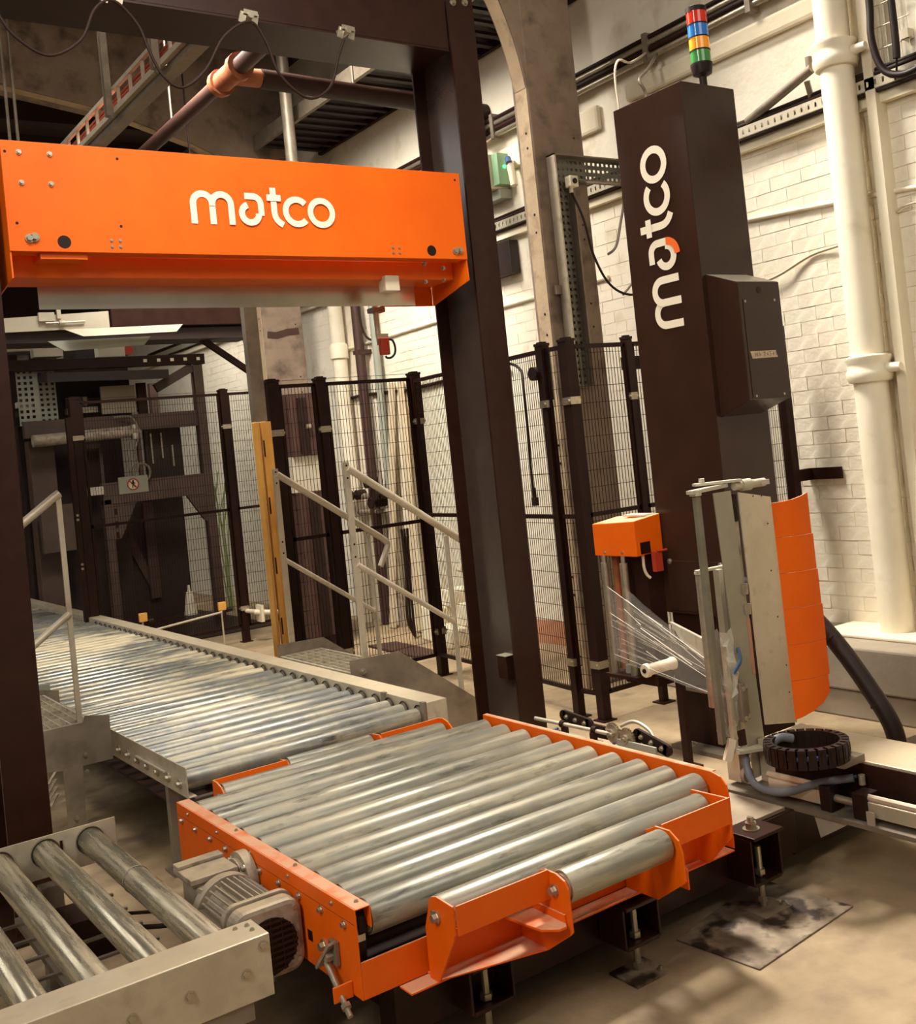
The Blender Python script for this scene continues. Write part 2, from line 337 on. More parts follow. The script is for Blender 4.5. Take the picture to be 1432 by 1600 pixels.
def frame(y, x0, label, haunch, beam):
    t = thing('concrete_frame', label, 'column', (4.78, y + .08, 0))
    b = MB(); b.prism([(4.56, y, 0), (4.56, y + .15, 0), (4.62, y + .24, 0), (5.0, y + .24, 0), (5.0, y, 0)], (0, 0, 5.999)); b.build('column', CONC, t, bevel=.012)
    # light on the hall-facing side and soffit, put into a paler concrete
    b = MB(); b.box(4.556, 4.5595, y + .012, y + .138, 0, 4.16); b.build('painted_lit_side', CONCL, t)
    b = MB(); b.prism([(x, y + .005, z) for x, z in haunch], (0, .14, 0)); b.build('haunch', CONC, t)
    b = MB()
    hs = haunch[1:-1]
    for (xa, za), (xc, zc) in zip(hs[:-1], hs[1:]):
        b.add([(xa - .003, y + .015, za - .003), (xc - .003, y + .015, zc - .003), (xc - .003, y + .135, zc - .003), (xa - .003, y + .135, za - .003)], [(0, 1, 2, 3)])
    b.build('haunch_soffit', CONCL, t)
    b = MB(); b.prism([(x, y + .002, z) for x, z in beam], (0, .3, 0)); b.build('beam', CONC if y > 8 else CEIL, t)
    h = MB()
    for z in (.62, .74, 1.5, 1.62, 2.36, 2.5, 3.05, 3.17, 3.62, 3.72, 4.1):
        h.cyl((4.57, y + .06, z), (4.554, y + .06, z), .009, n=8)
    for z in (2.4, 2.56, 3.0, 3.1, 3.7): h.cyl((4.92, y + .01, z), (4.92, y - .001, z), .008, n=8)
    h.build('anchor_hole', RUBBER, t)
    return t
frame(5.59, 4.56, 'near grey concrete column with curved haunch, holding the perforated cable tray',
      [(4.57, 3.98), (4.556, 4.02), (4.545, 4.1), (4.528, 4.19), (4.505, 4.29), (4.476, 4.39), (4.44, 4.49), (4.40, 4.59), (4.35, 4.69), (4.29, 4.79), (4.21, 4.90), (4.10, 5.02), (3.96, 5.13), (3.8, 5.22), (4.57, 5.3)],
      [(4.6, 5.2), (3.8, 5.2), (-5.9, 5.2), (-5.9, 5.99), (4.6, 5.99)])
f2 = frame(10.17, 4.56, 'far concrete column and arched beam behind the yellow post',
      [(4.57, 3.95), (4.555, 4.15), (4.47, 4.55), (4.31, 4.78), (4.02, 4.90), (3.5, 5.06), (3.13, 5.17), (2.3, 5.30), (4.57, 5.35)],
      [(4.6, 5.2), (3.13, 5.18), (2.3, 5.31), (-5.9, 5.36), (-5.9, 5.99), (4.6, 5.99)])
b = MB(); b.ribbon([(4.60, 3.0), (4.70, 2.99), (4.82, 3.02), (4.95, 3.03)], .07); b.v = [(x, 10.167, y) for x, y, z in b.v]; b.build('rust_stain', BROWNP, f2)

# dark cable gallery under the ceiling along the wall
t = thing('cable_gallery', 'dark slatted cable gallery hung under the ceiling along the white wall', 'cable tray', (5.05, 8.0, 4.86))
b = MB(); b.box(4.62, 4.66, 5.9, 10.1, 4.86, 5.0); b.build('side_rail', GALVD, t)
b = MB(); b.box(5.34, 5.38, 5.9, 10.1, 4.86, 4.98); b.build('side_rail', DARK, t)
SLM = MB(); SLM.box(-.34, .34, -.03, .03, -.012, .012); SLM = SLM.mesh('slat', MACHD)
for i in range(22): inst('slat', SLM, t, (5.0, 6.0 + i * .19, 4.88))
b = MB(); b.box(4.68, 5.34, 5.9, 10.1, 4.93, 4.97); b.build('cable_bed', MACHD, t)

# cable ladder on edge with red cables, hangers
t = thing('cable_ladder', 'bright galvanised cable ladder carrying red cables below the dark ceiling', 'cable tray', (2.2, 6.6, 4.0))
b = MB(); b.box(2.19, 2.215, 4.98, 8.9, 4.125, 4.15); b.build('side_rail', GALV, t)
b = MB(); b.box(2.19, 2.22, 4.98, 8.9, 3.985, 4.02); b.build('side_rail', GALV, t)
RG = MB(); RG.box(-.008, .008, -.012, .012, -.06, .06); RG = RG.mesh('rung', GALV)
for i in range(17): inst('rung', RG, t, (2.203, 5.06 + i * .235, 4.072))
CR = mat('red_cable', '#B9573F', rough=.5)
for k in range(3):
    b = MB(); b.tube([(2.235 + .008 * k, 4.98, 4.045 + .026 * k), (2.235, 6.5, 4.05 + .026 * k), (2.24, 8.9, 4.045 + .026 * k)], .012, n=6); b.build('cable', CR, t)
b = MB(); b.box(2.222, 2.30, 4.98, 8.9, 3.94, 3.985); b.build('perforated_side', GALVD, t)
for y in (5.93, 6.82):
    b = MB(); b.box(2.172, 2.189, y - .028, y + .028, 3.95, 5.99); b.box(2.15, 2.172, y - .028, y - .022, 3.97, 5.99); b.box(2.15, 2.172, y + .022, y + .028, 3.97, 5.99); b.build('hanger', GALVD, t)
b = MB(); b.bar((2.0, 8.2, 3.96), (2.5, 8.2, 3.96), .05, .02); b.build('end_bracket', GALV, t)

# pipe run with rusty coupling and branch
t = thing('ceiling_pipe', 'dark ceiling pipe with a rusty orange tee coupling beside the cable ladder', 'pipe', (3.06, 7.2, 4.33))
b = MB(); b.cyl((3.04, 5.2, 4.4), (3.08, 6.85, 4.4), .06, n=14); b.cyl((3.08, 7.15, 4.4), (3.12, 9.9, 4.4), .055, n=14); b.build('main', BROWNP, t, smooth=40)
b = MB(); b.cyl((3.08, 6.80, 4.4), (3.085, 7.2, 4.4), .075, n=14); b.cyl((3.08, 6.8, 4.4), (3.08, 6.86, 4.4), .095, n=14)
b.cyl((3.085, 7.14, 4.4), (3.085, 7.2, 4.4), .095, n=14); b.cyl((3.08, 7.0, 4.4), (3.3, 7.0, 4.4), .065, n=14); b.build('tee_coupling', RUST, t, smooth=40)
b = MB(); b.cyl((3.3, 7.0, 4.4), (5.39, 7.2, 4.42), .07, n=14); b.build('branch', DARK, t, smooth=40)
b = MB(); b.cyl((3.06, 6.3, 4.45), (3.06, 6.3, 5.99), .008, n=6); b.cyl((3.09, 8.2, 4.45), (3.09, 8.2, 5.99), .008, n=6); b.cyl((4.1, 7.08, 4.48), (4.1, 7.08, 5.99), .008, n=6)
b.build('hanger_rod', GALVD, t)
for (x, y, z0, nm, lb) in ((2.07, 9.0, 4.2, 'hanger_rod', 'pair of thin pale rods hanging at far left above the orange beam'),
                       (4.46, 8.95, 2.4, 'vent_pipe', 'upright grey pipe rising above the orange beam under the dark ceiling')):
    b = MB()
    if nm == 'vent_pipe': b.cyl((x, y, 3.9), (x, y, 5.99), .055, n=14)
    else: b.cyl((x, y, 4.1), (x, y, 5.99), .012, n=8); b.cyl((x + .06, y, 4.1), (x + .06, y, 5.99), .012, n=8)
    tag(b.build(nm, GALVD, smooth=40), lb, 'pipe')

# white pipe with flanged collars standing on the plinth
t = thing('downpipe', 'thick white painted pipe with two flanged collars standing on the plinth', 'pipe', (5.262, 3.70, .41))
b = MB(); b.cyl((5.262, 3.70, .41), (5.262, 3.70, 5.99), .094, n=32, cap=False); b.build('pipe', PIPEW, t, smooth=60)
for z in (1.86, 3.63):
    b = MB(); b.lathe([(.094, -.06), (.115, -.055), (.128, -.03), (.128, .0), (.118, .02), (.118, .05), (.13, .07), (.13, .085), (.094, .095)], (5.262, 3.70, z), n=32); b.build('collar', PIPEW, t, smooth=35)
    b = MB(); b.cyl((5.262, 3.70 - .12, z + .01), (5.262, 3.70 - .20, z + .01), .03, .022, n=12); b.build('lug', PIPEW, t, smooth=40)
b = MB(); b.box(5.30, XW - .001, 3.5, 3.56, .45, 5.9); tag(b.build('wall_conduit', PLAST), 'shadowed flat white conduit just right of the thick pipe', 'conduit')
b = MB(); b.cyl((5.33, 4.42, 3.50), (5.25, 3.85, 3.63), .028, n=12); b.cyl((5.25, 3.87, 3.62), (5.25, 3.87, 3.70), .02, n=10)
b.bar((5.28, 3.92, 3.58), (5.36, 3.95, 3.45), .03, .02); tag(b.build('pipe_brace', GALVD, smooth=40), 'sloping grey tube brace meeting the thick white pipe at its collar', 'brace')

# cable tray along the wall at 3.4 m, conduits at 4.2 m
def slotted(b, y0, y1, z0, z1, x0, x1, pitch=.05):
    """a strip of perforated sheet in the YZ plane: bars between the slots"""
    h = z1 - z0
    b.box(x0, x1, y0, y1, z0, z0 + h * .28); b.box(x0, x1, y0, y1, z1 - h * .28, z1)
    n = int((y1 - y0) / pitch)
    for i in range(n): b.box(x0, x1, y0 + i * pitch, y0 + i * pitch + pitch * .72, z0 + h * .28, z1 - h * .28)
t = thing('wall_cable_tray', 'perforated white cable tray loaded with dark cables along the wall behind the column', 'cable tray', (5.34, 6.0, 3.34))
b = MB(); slotted(b, 2.6, 16.5, 3.405, 3.47, 5.30, 5.303); b.build('slotted_side', ALU, t)
b = MB(); b.box(5.304, XW - .008, 2.6, 16.5, 3.40, 3.404); b.build('tray_floor', GALVD, t)
b = MB(); b.box(5.34, XW - .008, 2.6, 16.5, 3.33, 3.385); b.build('support_channel', PLAST, t)
for k, (x, z, r) in enumerate(((5.32, 3.485, .014), (5.345, 3.49, .018), (5.36, 3.515, .014), (5.33, 3.51, .012), (5.315, 3.395, .012))):
    b = MB(); b.tube([(x + random.uniform(-.008, .008), 2.6 + i * .5, z + random.uniform(-.006, .006)) for i in range(28)], r, n=6, sub=2); b.build('cable', CABLE if k != 1 else GALVD, t, smooth=60)
t = thing('conduit_bundle', 'bundle of steel conduits running high along the white wall above the tray', 'conduit', (5.36, 6.0, 4.14))
for k, (z, r) in enumerate(((4.17, .022), (4.215, .022), (4.26, .022), (4.30, .016))):
    b = MB(); b.cyl((5.325, 2.4, z + .02), (5.325, 16.0, z - .04), r, n=10); b.build('conduit', STEEL if k in (0, 2) else DARK, t, smooth=60)
CLM = MB(); CLM.box(-.05, .03, -.02, .02, -.1, .1); CLM = CLM.mesh('clamp', GALVD)
for i in range(7): inst('clamp', CLM, t, (5.34, 3.4 + i * .9, 4.235))
for nm, pts, r, lb in (('wall_conduit', [(5.385, 2.6, 2.72), (5.385, 3.4, 2.83), (5.385, 3.9, 2.87), (5.385, 4.6, 2.92)], .014, 'thin white conduit crossing the wall between tower and thick pipe'),
                       ('wall_conduit', [(5.385, 5.9, 2.80), (5.385, 7.3, 2.80), (5.385, 8.3, 2.83), (5.385, 10.0, 2.80)], .016, 'thin white conduit on the wall behind the hanging red sensor'),
                       ('wall_conduit', [(5.385, 8.35, 2.83), (5.385, 8.40, 3.3)], .014, 'short upright white conduit above the wall junction'),
                       ('wall_conduit', [(5.385, 8.0, 3.9), (5.385, 8.0, 4.85)], .016, 'grey upright conduit high on the wall left of the tall post')):
    b = MB(); b.tube(pts, r, n=8); tag(b.build(nm, PIPEW if 'grey' not in lb else GALVD, smooth=60), lb, 'conduit')
b = MB(); b.tube([(5.38, 4.60, 2.50), (5.36, 4.35, 2.52), (5.385, 4.1, 2.60), (5.37, 3.85, 2.62), (5.385, 3.79, 2.68)], .008, n=6, sub=5)
tag(b.build('wall_cable', CABLEW, smooth=60), 'slack white cable on the wall between control box and thick pipe', 'cable')
b = MB(); b.tube([(5.38, 3.62, 2.62), (5.37, 3.5, 2.72), (5.37, 3.35, 2.74), (5.38, 2.9, 2.68)], .006, n=6, sub=5)
tag(b.build('wall_cable', CABLEW, smooth=60), 'thin white cable sagging right of the thick pipe', 'cable')
b = MB(); b.tube([(4.72, 4.9, 3.3), (4.71, 4.9, 3.67), (4.705, 4.9, 3.88), (4.75, 4.9, 3.98), (4.9, 4.95, 4.0), (5.3, 5.2, 4.2)], .008, n=6, sub=4)
tag(b.build('riser_cable', CABLEW, smooth=60), 'pale thin cable arching from the conduits down behind the tower top', 'cable')
b = MB(); b.tube([(4.96, 4.9, 3.4), (4.96, 4.9, 3.77), (4.93, 4.92, 3.88), (5.1, 5.0, 4.0), (5.3, 5.1, 4.16)], .011, n=6, sub=4)
tag(b.build('riser_cable', GALVD, smooth=60), 'short grey cable above the tower top, right of the pale one', 'cable')
# wire basket riser with black hose loop, top right
t = thing('wire_basket', 'wire basket cable riser on the wall at the top right corner', 'cable tray', (5.34, 3.36, 3.4))
b = MB()
for k in range(5): b.cyl((5.36, 3.30 + k * .045, 3.42), (5.36, 3.30 + k * .045, 4.4), .0035, n=5)
for k in range(8): b.cyl((5.355, 3.28, 3.5 + k * .12), (5.355, 3.50, 3.5 + k * .12), .0035, n=5)
b.build('wire_grid', ALU, t)
b = MB(); b.box(5.34, 5.395, 3.29, 3.34, 3.62, 3.67); b.build('junction_box', CREAM, t)
b = MB(); b.tube([(5.22, 3.43, 4.3), (5.22, 3.42, 3.85), (5.2, 3.42, 3.64), (5.2, 3.38, 3.47), (5.2, 3.30, 3.40), (5.2, 3.18, 3.39), (5.2, 3.0, 3.45), (5.2, 2.8, 3.6)], .02, n=10, sub=5)
tag(b.build('black_hose_loop', RUBBER, smooth=60), 'thick black cable loop hanging in front of the wall tray at top right', 'cable')
b = MB(); b.tube([(5.25, 3.32, 4.3), (5.25, 3.31, 3.8), (5.25, 3.31, 3.58), (5.25, 3.315, 3.50)], .02, n=10, sub=4)
b.tube([(5.25, 3.315, 3.50), (5.26, 3.33, 3.44), (5.3, 3.37, 3.41)], .006, n=6, sub=4)
tag(b.build('black_cable_end', RUBBER, smooth=60), 'straight black cable ending beside the hose loop at top right', 'cable')

# boxes on the wall behind the mast
t = thing('emergency_light', 'white wall box with green lit side and blue plug left of column', 'light', (5.3, 7.05, 3.66))
b = MB(); b.box(5.2, XW - .007, 6.98, 7.3, 3.72, 4.0); b.build('housing', PLAST, t, bevel=.01)
b = MB(); b.box(5.24, XW - .007, 6.9, 6.979, 3.74, 3.99); b.build('lit_side', GREENP, t)
b = MB(); b.lathe([(0, -.006), (.014, -.004), (.014, .004), (0, .006)], (5.30, 6.894, 3.88), 'y', 12); b.build('green_lamp', LAMPG, t)
b = MB(); b.box(5.28, XW - .007, 6.95, 7.35, 3.64, 3.715); b.build('lower_box', GREYG, t)
b = MB(); b.cyl((5.3, 6.84, 3.93), (5.28, 6.80, 3.88), .026, n=12); b.build('blue_plug', BLUE, t, smooth=40)
b = MB(); b.cyl((5.3, 6.82, 3.90), (5.3, 6.79, 3.70), .03, n=12); b.build('socket', CREAM, t, smooth=40)
b = MB(); b.box(5.30, XW - .007, 6.94, 7.26, 3.03, 3.30); tag(b.build('wall_cabinet', MACHD, bevel=.006), 'black square cabinet on the wall left of the near column', 'cabinet')

# perforated L shaped tray on the near column, small box and its cables
t = thing('angle_cable_tray', 'galvanised perforated L shaped cable tray fixed to near concrete column', 'cable tray', (4.75, 5.55, 2.27))
def perf(b, x0, x1, z0, z1, y, nx, nz):
    dx = (x1 - x0) / nx; dz = (z1 - z0) / nz
    for i in range(nx + 1): b.box(x0 + i * dx - dx * .25, x0 + i * dx + dx * .25, y, y + .002, z0, z1)
    for k in range(nz + 1): b.box(x0, x1, y - .0004, y + .0016, z0 + k * dz - dz * .3, z0 + k * dz + dz * .3)
b = MB(); perf(b, 4.665, 4.80, 2.0, 3.53, 5.57, 3, 34); b.build('upright_sheet', TRAYM, t)
b = MB(); perf(b, 4.665, 5.42 - .1, 3.40, 3.545, 5.568, 16, 3); b.build('cross_sheet', TRAYM, t)
b = MB(); b.box(4.652, 4.665, 5.50, 5.585, 2.0, 3.555); b.build('flange', GALV, t)
b = MB(); b.box(4.80, 4.812, 5.51, 5.585, 2.0, 3.39); b.build('flange', GALVD, t)
b = MB(); b.box(4.652, 5.33, 5.50, 5.585, 3.545, 3.555); b.build('flange', GALVD, t)
b = MB(); b.box(4.81, 5.33, 5.52, 5.585, 3.388, 3.398); b.build('flange', GALVD, t)
b = MB(); b.box(4.60, 4.68, 5.56, 5.589, 2.62, 2.68); b.build('bracket', GALVD, t)
t = thing('push_button_box', 'small white box with a black button on the L shaped tray', 'switch', (4.755, 5.54, 3.31))
b = MB(); b.box(4.72, 4.79, 5.44, 5.499, 3.32, 3.395); b.build('case', CREAM, t, bevel=.006)
b = MB(); b.cyl((4.755, 5.44, 3.358), (4.755, 5.432, 3.358), .018, n=14); b.build('button', RUBBER, t)
b = MB(); b.cyl((4.745, 5.47, 3.32), (4.745, 5.47, 3.285), .014, n=10); b.build('gland', CREAM, t)
b = MB(); b.tube([(4.745, 5.47, 3.285), (4.78, 5.42, 3.1), (4.82, 5.40, 2.85), (4.90, 5.36, 2.65), (5.02, 5.3, 2.57), (5.15, 5.2, 2.60), (5.3, 5.1, 2.68)], .008, n=8, sub=6)
tag(b.build('looped_cable', CABLE, smooth=60), 'black cable hanging in a loop from the small white button box', 'cable')
b = MB(); b.tube([(5.32, 5.45, 3.36), (5.2, 5.42, 3.3), (5.1, 5.4, 3.1), (5.03, 5.4, 2.92), (4.99, 5.45, 2.87)], .009, n=8, sub=6)
b.tube([(4.98, 5.33, 2.575), (5.1, 5.32, 2.7), (5.16, 5.3, 2.95), (5.2, 5.3, 3.0)], .008, n=8, sub=6)
tag(b.build('looped_cable', GALVD, smooth=60), 'grey cable bowing down from the tray end behind the tower', 'cable')

# ------------------------------------------------------------------ lettering
def arc(cx, cy, r, a0, a1, n=18): return [(cx + r * math.cos(math.radians(a0 + (a1 - a0) * i / n)), cy + r * math.sin(math.radians(a0 + (a1 - a0) * i / n))) for i in range(n + 1)]
SW = .196
def letters():
    L = []
    m = MB(); m.ribbon([(.098, 0)] + arc(.39, .61, .292, 180, 0) + [(.682, 0)], SW); m.ribbon([(.682, .55)] + arc(.97, .61, .292, 180, 0) + [(1.262, 0)], SW); L.append(('m', m))
    a = MB(); a.ribbon([(1.72, .90)] + arc(1.99, .66, .24, 90, 0, 10) + [(2.23, .31)], SW); a.ribbon(arc(1.86, .36, .272, 105, 360), SW); L.append(('a', a))
    t = MB(); t.ribbon([(2.66, 1.2), (2.66, .42), (2.68, .30), (2.73, .20), (2.81, .12), (2.93, .05)], SW); t.ribbon([(2.43, .88), (2.90, .88)], SW); L.append(('t', t))
    c = MB(); c.ribbon(arc(3.42, .48, .385, 42, 318, 26), SW); L.append(('c', c))
    o = MB(); o.ribbon(arc(4.26, .48, .385, 0, 345, 24), SW, closed=True); L.append(('o', o))
    return L
def put_logo(parent, M, m):
    for k, (nm, b) in enumerate(letters()):
        b.v = [(v[0], v[1], v[2] + .0008 * k) for v in b.v]
        b.xf(M).build('letter', m, parent)

# ------------------------------------------------------------------ gantry: two posts and crossbeam
t = thing('gantry_frame', 'tall black steel portal of two deep posts and crossbeam over the conveyor', 'frame', (2.08, 4.7, 0))
def ipost(xa, xc, nm):
    xm = (xa + xc) / 2; b = MB()
    b.box(xa, xc, 4.5, 4.513, 0, 4.12); b.box(xa, xc, 4.887, 4.9, 0, 4.12)
    p = b.build('post', BLACK, t)
    b = MB(); b.box(xm - .006, xm + .006, 4.513, 4.887, 0, 4.12); b.build('web', WEBM, p)
    b = MB(); b.box(xa - .06, xc + .06, 4.44, 4.96, 0, .02); b.build('base_plate', BLACK, t)
    return p
pr = ipost(3.2, 3.36, 'r'); pl = ipost(.79, .95, 'l')
b = MB(); b.box(3.215, 3.273, 4.60, 4.68, .46, .58); b.build('junction_box', BLACK, t, bevel=.003)
b = MB(); b.box(3.214, 3.274, 4.598, 4.682, .58, .583); b.build('junction_lid', PGREY, t)
b = MB(); b.box(.952, 3.198, 4.52, 4.53, 3.71, 4.1); b.box(.952, 3.198, 4.86, 4.87, 3.71, 4.1); b.box(.952, 3.198, 4.52, 4.87, 3.70, 3.712); b.box(.952, 3.198, 4.52, 4.87, 4.09, 4.102); b.build('crossbeam', BLACK, t)
for i, (x, z) in enumerate(((3.235, 3.95), (3.31, 3.96), (3.235, 4.03), (3.31, 4.03))): inst('bolt', BOLTL, t, (x, 4.5, z), RX['-y'])
# festoon cable on trolleys under the crossbeam
t = thing('festoon_cable', 'dark festoon cable sagging in loops from silver trolleys under the crossbeam', 'cable', (2.0, 4.47, 3.3))
for x in (.98, 1.48, 2.08, 2.57):
    b = MB(); b.box(x - .022, x + .022, 4.455, 4.515, 3.70, 3.712); b.bar((x - .026, 4.45, 3.705), (x - .042, 4.45, 3.655), .006, .03); b.bar((x + .03, 4.45, 3.705), (x + .018, 4.45, 3.655), .006, .03)
    b.cyl((x, 4.43, 3.69), (x, 4.49, 3.69), .015, n=12); b.bar((x - .03, 4.44, 3.705), (x + .035, 4.44, 3.70), .008, .02); b.build('trolley', STEEL, t)
b = MB()
b.tube([(.98, 4.45, 3.64), (1.02, 4.45, 3.55), (1.08, 4.45, 3.46), (1.20, 4.45, 3.40), (1.33, 4.45, 3.48), (1.40, 4.45, 3.62), (1.48, 4.45, 3.665), (1.57, 4.45, 3.58), (1.61, 4.45, 3.47),
        (1.66, 4.45, 3.37), (1.74, 4.45, 3.33), (1.85, 4.45, 3.42), (1.95, 4.45, 3.58), (2.08, 4.45, 3.665), (2.15, 4.45, 3.58), (2.20, 4.45, 3.44), (2.33, 4.45, 3.345), (2.45, 4.45, 3.41), (2.51, 4.45, 3.56), (2.55, 4.45, 3.65)], .0065, n=8, sub=6)
b.build('cable', CABLE, t, smooth=60)

# orange housing across the gantry
t = thing('press_housing', 'wide orange steel housing with white lettering spanning the gantry', 'machine', (2.06, 4.62, 2.43))
b = MB(); b.box(.985, 3.13, 4.45, 4.456, 2.61, 3.045); b.build('front_plate', ORANGE, t, bevel=.002)
b = MB(); b.box(1.0, 3.12, 4.4565, 4.53, 2.61, 2.616); b.box(1.0, 3.12, 4.524, 4.53, 2.616, 2.66); b.build('bottom_lip', ORANGE, t)
b = MB(); b.box(1.0, 3.12, 4.58, 4.79, 2.53, 2.62); b.build('lower_beam', ORANGE, t, bevel=.003)
b = MB(); b.box(1.0, 3.12, 4.79, 4.796, 2.53, 3.04); b.build('back_plate', ORANGE, t)
for x in (.985, 3.124):
    b = MB(); b.prism([(x, 4.4565, 3.045), (x, 4.4565, 2.60), (x, 4.452, 2.505), (x, 4.80, 2.43 if x > 2 else 2.47), (x, 4.80, 3.045)], (.006, 0, 0)); b.build('end_plate', ORANGE, t)
b = MB(); b.box(2.83, 3.12, 4.795, 4.80, 2.43, 2.53); b.build('corner_bracket', ORANGE, t)
b = MB(); b.box(1.15, 3.0, 4.776, 4.781, 2.432, 2.53); b.build('polished_sheet', MIRROR, t)
b = MB(); b.box(2.70, 2.78, 4.55, 4.62, 2.47, 2.545); b.build('sensor_box', CREAM, t, bevel=.004)
for x, z in ((1.05, 3.0), (1.165, 3.0), (1.05, 2.88), (1.16, 2.88)): inst('bolt', BOLT, t, (x, 4.45, z), RX['-y'])
for x, z in ((1.375, 2.66), (1.41, 2.66), (1.375, 2.635), (1.41, 2.635), (2.70, 2.66), (2.735, 2.66), (2.70, 2.635), (2.735, 2.635)): inst('bolt', BOLTS, t, (x, 4.45, z), RX['-y'])
for x, z in ((1.06, 2.66), (1.08, 2.665), (3.06, 2.65), (3.085, 2.655)): inst('bolt', BOLTL, t, (x, 4.45, z), RX['-y'])
for x, z in ((2.92, 2.60), (3.03, 2.58), (2.95, 2.52), (3.06, 2.53), (1.2, 2.6)): inst('bolt', BOLT, t, (x, 4.58 if z < 2.58 else 4.53, z), RX['-y'])
for x in (1.19, 2.92):
    b = MB(); b.cyl((x, 4.4499, 2.65), (x, 4.449, 2.65), .026, n=20); b.build('round_hole', RUBBER, t)
b = MB()
for x, z in ((1.0, 3.0), (1.43, 3.0), (1.02, 2.72), (1.42, 2.72), (3.10, 3.01)): b.cyl((x, 4.4499, z), (x, 4.449, z), .006, n=8)
b.build('small_hole', RUBBER, t)
b = MB(); b.box(1.10, 1.28, 4.47, 4.57, 2.585, 2.609); b.build('lip_bracket', ORANGE, t)
u = .145
put_logo(t, Matrix(((u, 0, 0, 1.718), (0, 0, -1, 4.4492), (0, u, 0, 2.742), (0, 0, 0, 1))), WHITE)

# hanging sensor under it
t = thing('hanging_sensor', 'small red sensor hanging on a thin rod beneath the polished sheet', 'sensor', (2.92, 5.0, 2.19))
b = MB(); b.cyl((2.89, 5.0, 2.30), (2.885, 5.0, 2.62), .014, n=10); b.build('rod', ALU, t, smooth=40)
b = MB(); b.box(2.855, 2.93, 4.97, 5.03, 2.43, 2.455); b.bar((2.90, 5.0, 2.45), (3.12, 5.0, 2.54), .012, .012); b.build('clamp', GALVD, t)
b = MB(); b.box(2.865, 2.935, 4.972, 4.98, 2.255, 2.315); b.build('bracket', ALU, t)
b = MB(); b.box(2.868, 2.92, 4.94, 4.971, 2.20, 2.29); b.build('sensor_body', RED, t, bevel=.005)
b = MB(); b.tube([(2.925, 4.96, 2.285), (2.95, 4.96, 2.275), (2.962, 4.96, 2.24), (2.955, 4.96, 2.205), (2.93, 4.96, 2.185), (2.905, 4.96, 2.185), (2.90, 4.96, 2.195)], .006, n=6, sub=5); b.build('lead', RUBBER, t, smooth=60)

# ------------------------------------------------------------------ wrapper tower
t = thing('wrapper_tower', 'tall anthracite wrapping machine tower with vertical white lettering and orange accent', 'machine', (4.2, 3.96, 0))
b = MB(); b.box(4.0, 4.39, 3.71, 4.21, .70, 3.37); body = b.build('column', ANTHRA, t, bevel=.004)
b = MB(); b.box(4.03, 4.37, 3.74, 4.19, .02, .70); b.build('pedestal', DARK, t)
b = MB(); b.box(3.99, 4.05, 3.78, 4.17, .30, .312); b.build('pedestal_ledge', GALVD, t)
b = MB(); b.box(3.93, 4.42, 3.72, 4.20, 0, .022); bp = b.build('base_plate', GALVD, t)
for y in (3.83, 4.08): inst('bolt', BOLTL, t, (3.965, y, .022))
b = MB(); b.box(3.996, 3.9995, 3.76, 4.16, .715, .975); cv = b.build('access_cover', ANTHRA, t, bevel=.001)
for y, z in ((3.785, .96), (4.14, .97)): inst('screw', bolt_mesh(.011, .006), cv, (3.996, y, z), RX['-x'])
for y, z in ((3.709, 2.8), (3.709, 2.8)): pass
b = MB(); b.cyl((4.12, 3.7099, 2.98), (4.12, 3.709, 2.98), .007, n=8); b.cyl((4.31, 3.7099, 2.96), (4.31, 3.709, 2.96), .007, n=8); b.build('small_hole', RUBBER, t)
u = .198
put_logo(t, Matrix(((0, 0, -1, 3.9992), (0, u, 0, 3.855), (u, 0, 0, 2.17), (0, 0, 0, 1))), WHITE)
b = MB(); b.ribbon(arc(1.86, .31, .37, 270, 360, 14), SW); b.v = [(v[0], v[1], v[2] + .006) for v in b.v]
b.xf(Matrix(((0, 0, -1, 3.9985), (0, u, 0, 3.855), (u, 0, 0, 2.17), (0, 0, 0, 1)))).build('orange_accent', LORANGE, t)
# control box
b = MB()
x0, x1, yb, yf = 4.03, 4.335, 3.71, 3.513
b.add([(x0, yb, 2.40), (x0, yf, 2.33), (x0, yf, 1.76), (x0, yb, 1.69), (x1, yb, 2.40), (x1, yf, 2.33), (x1, yf, 1.755), (x1, yb, 1.69)],
      [(0, 1, 2, 3), (7, 6, 5, 4), (1, 5, 6, 2), (0, 4, 5, 1), (3, 2, 6, 7), (0, 3, 7, 4)])
cb = b.build('control_box', ANTHRA, t, bevel=.004)
b = MB(); b.add([(x0 + .002, yb - .002, 2.4015), (x0 + .002, yf + .002, 2.3315), (x1 - .002, yf + .002, 2.3315), (x1 - .002, yb - .002, 2.4015)], [(0, 1, 2, 3)]); b.build('sloping_lid', PGREY, cb)
b = MB(); b.box(4.055, 4.315, yf - .003, yf - .0002, 1.765, 2.245); b.build('cover_plate', ANTHRA, cb, bevel=.001)
for x, z in ((4.07, 2.235), (4.285, 2.24), (4.08, 1.775), (4.285, 1.775)): inst('screw', SCREW, cb, (x, yf - .003, z), RX['-y'], (.7, .7, .7))
b = MB(); b.cyl((4.18, yf - .0001, 2.29), (4.18, yf - .002, 2.29), .016, n=16); b.build('lock', RUBBER, cb)
TAPE = mat('masking_tape', '#BFA98F', '#CDB89E', rough=.7, scale=20)
b = MB(); b.prism([(4.068, yf - .0032, 1.992), (4.255, yf - .0032, 1.992), (4.265, yf - .0032, 1.958), (4.080, yf - .0032, 1.956)], (0, -.0006, 0)); b.build('tape_label', TAPE, cb)
def seg(b, pts, M, wd): b.ribbon(pts, wd)
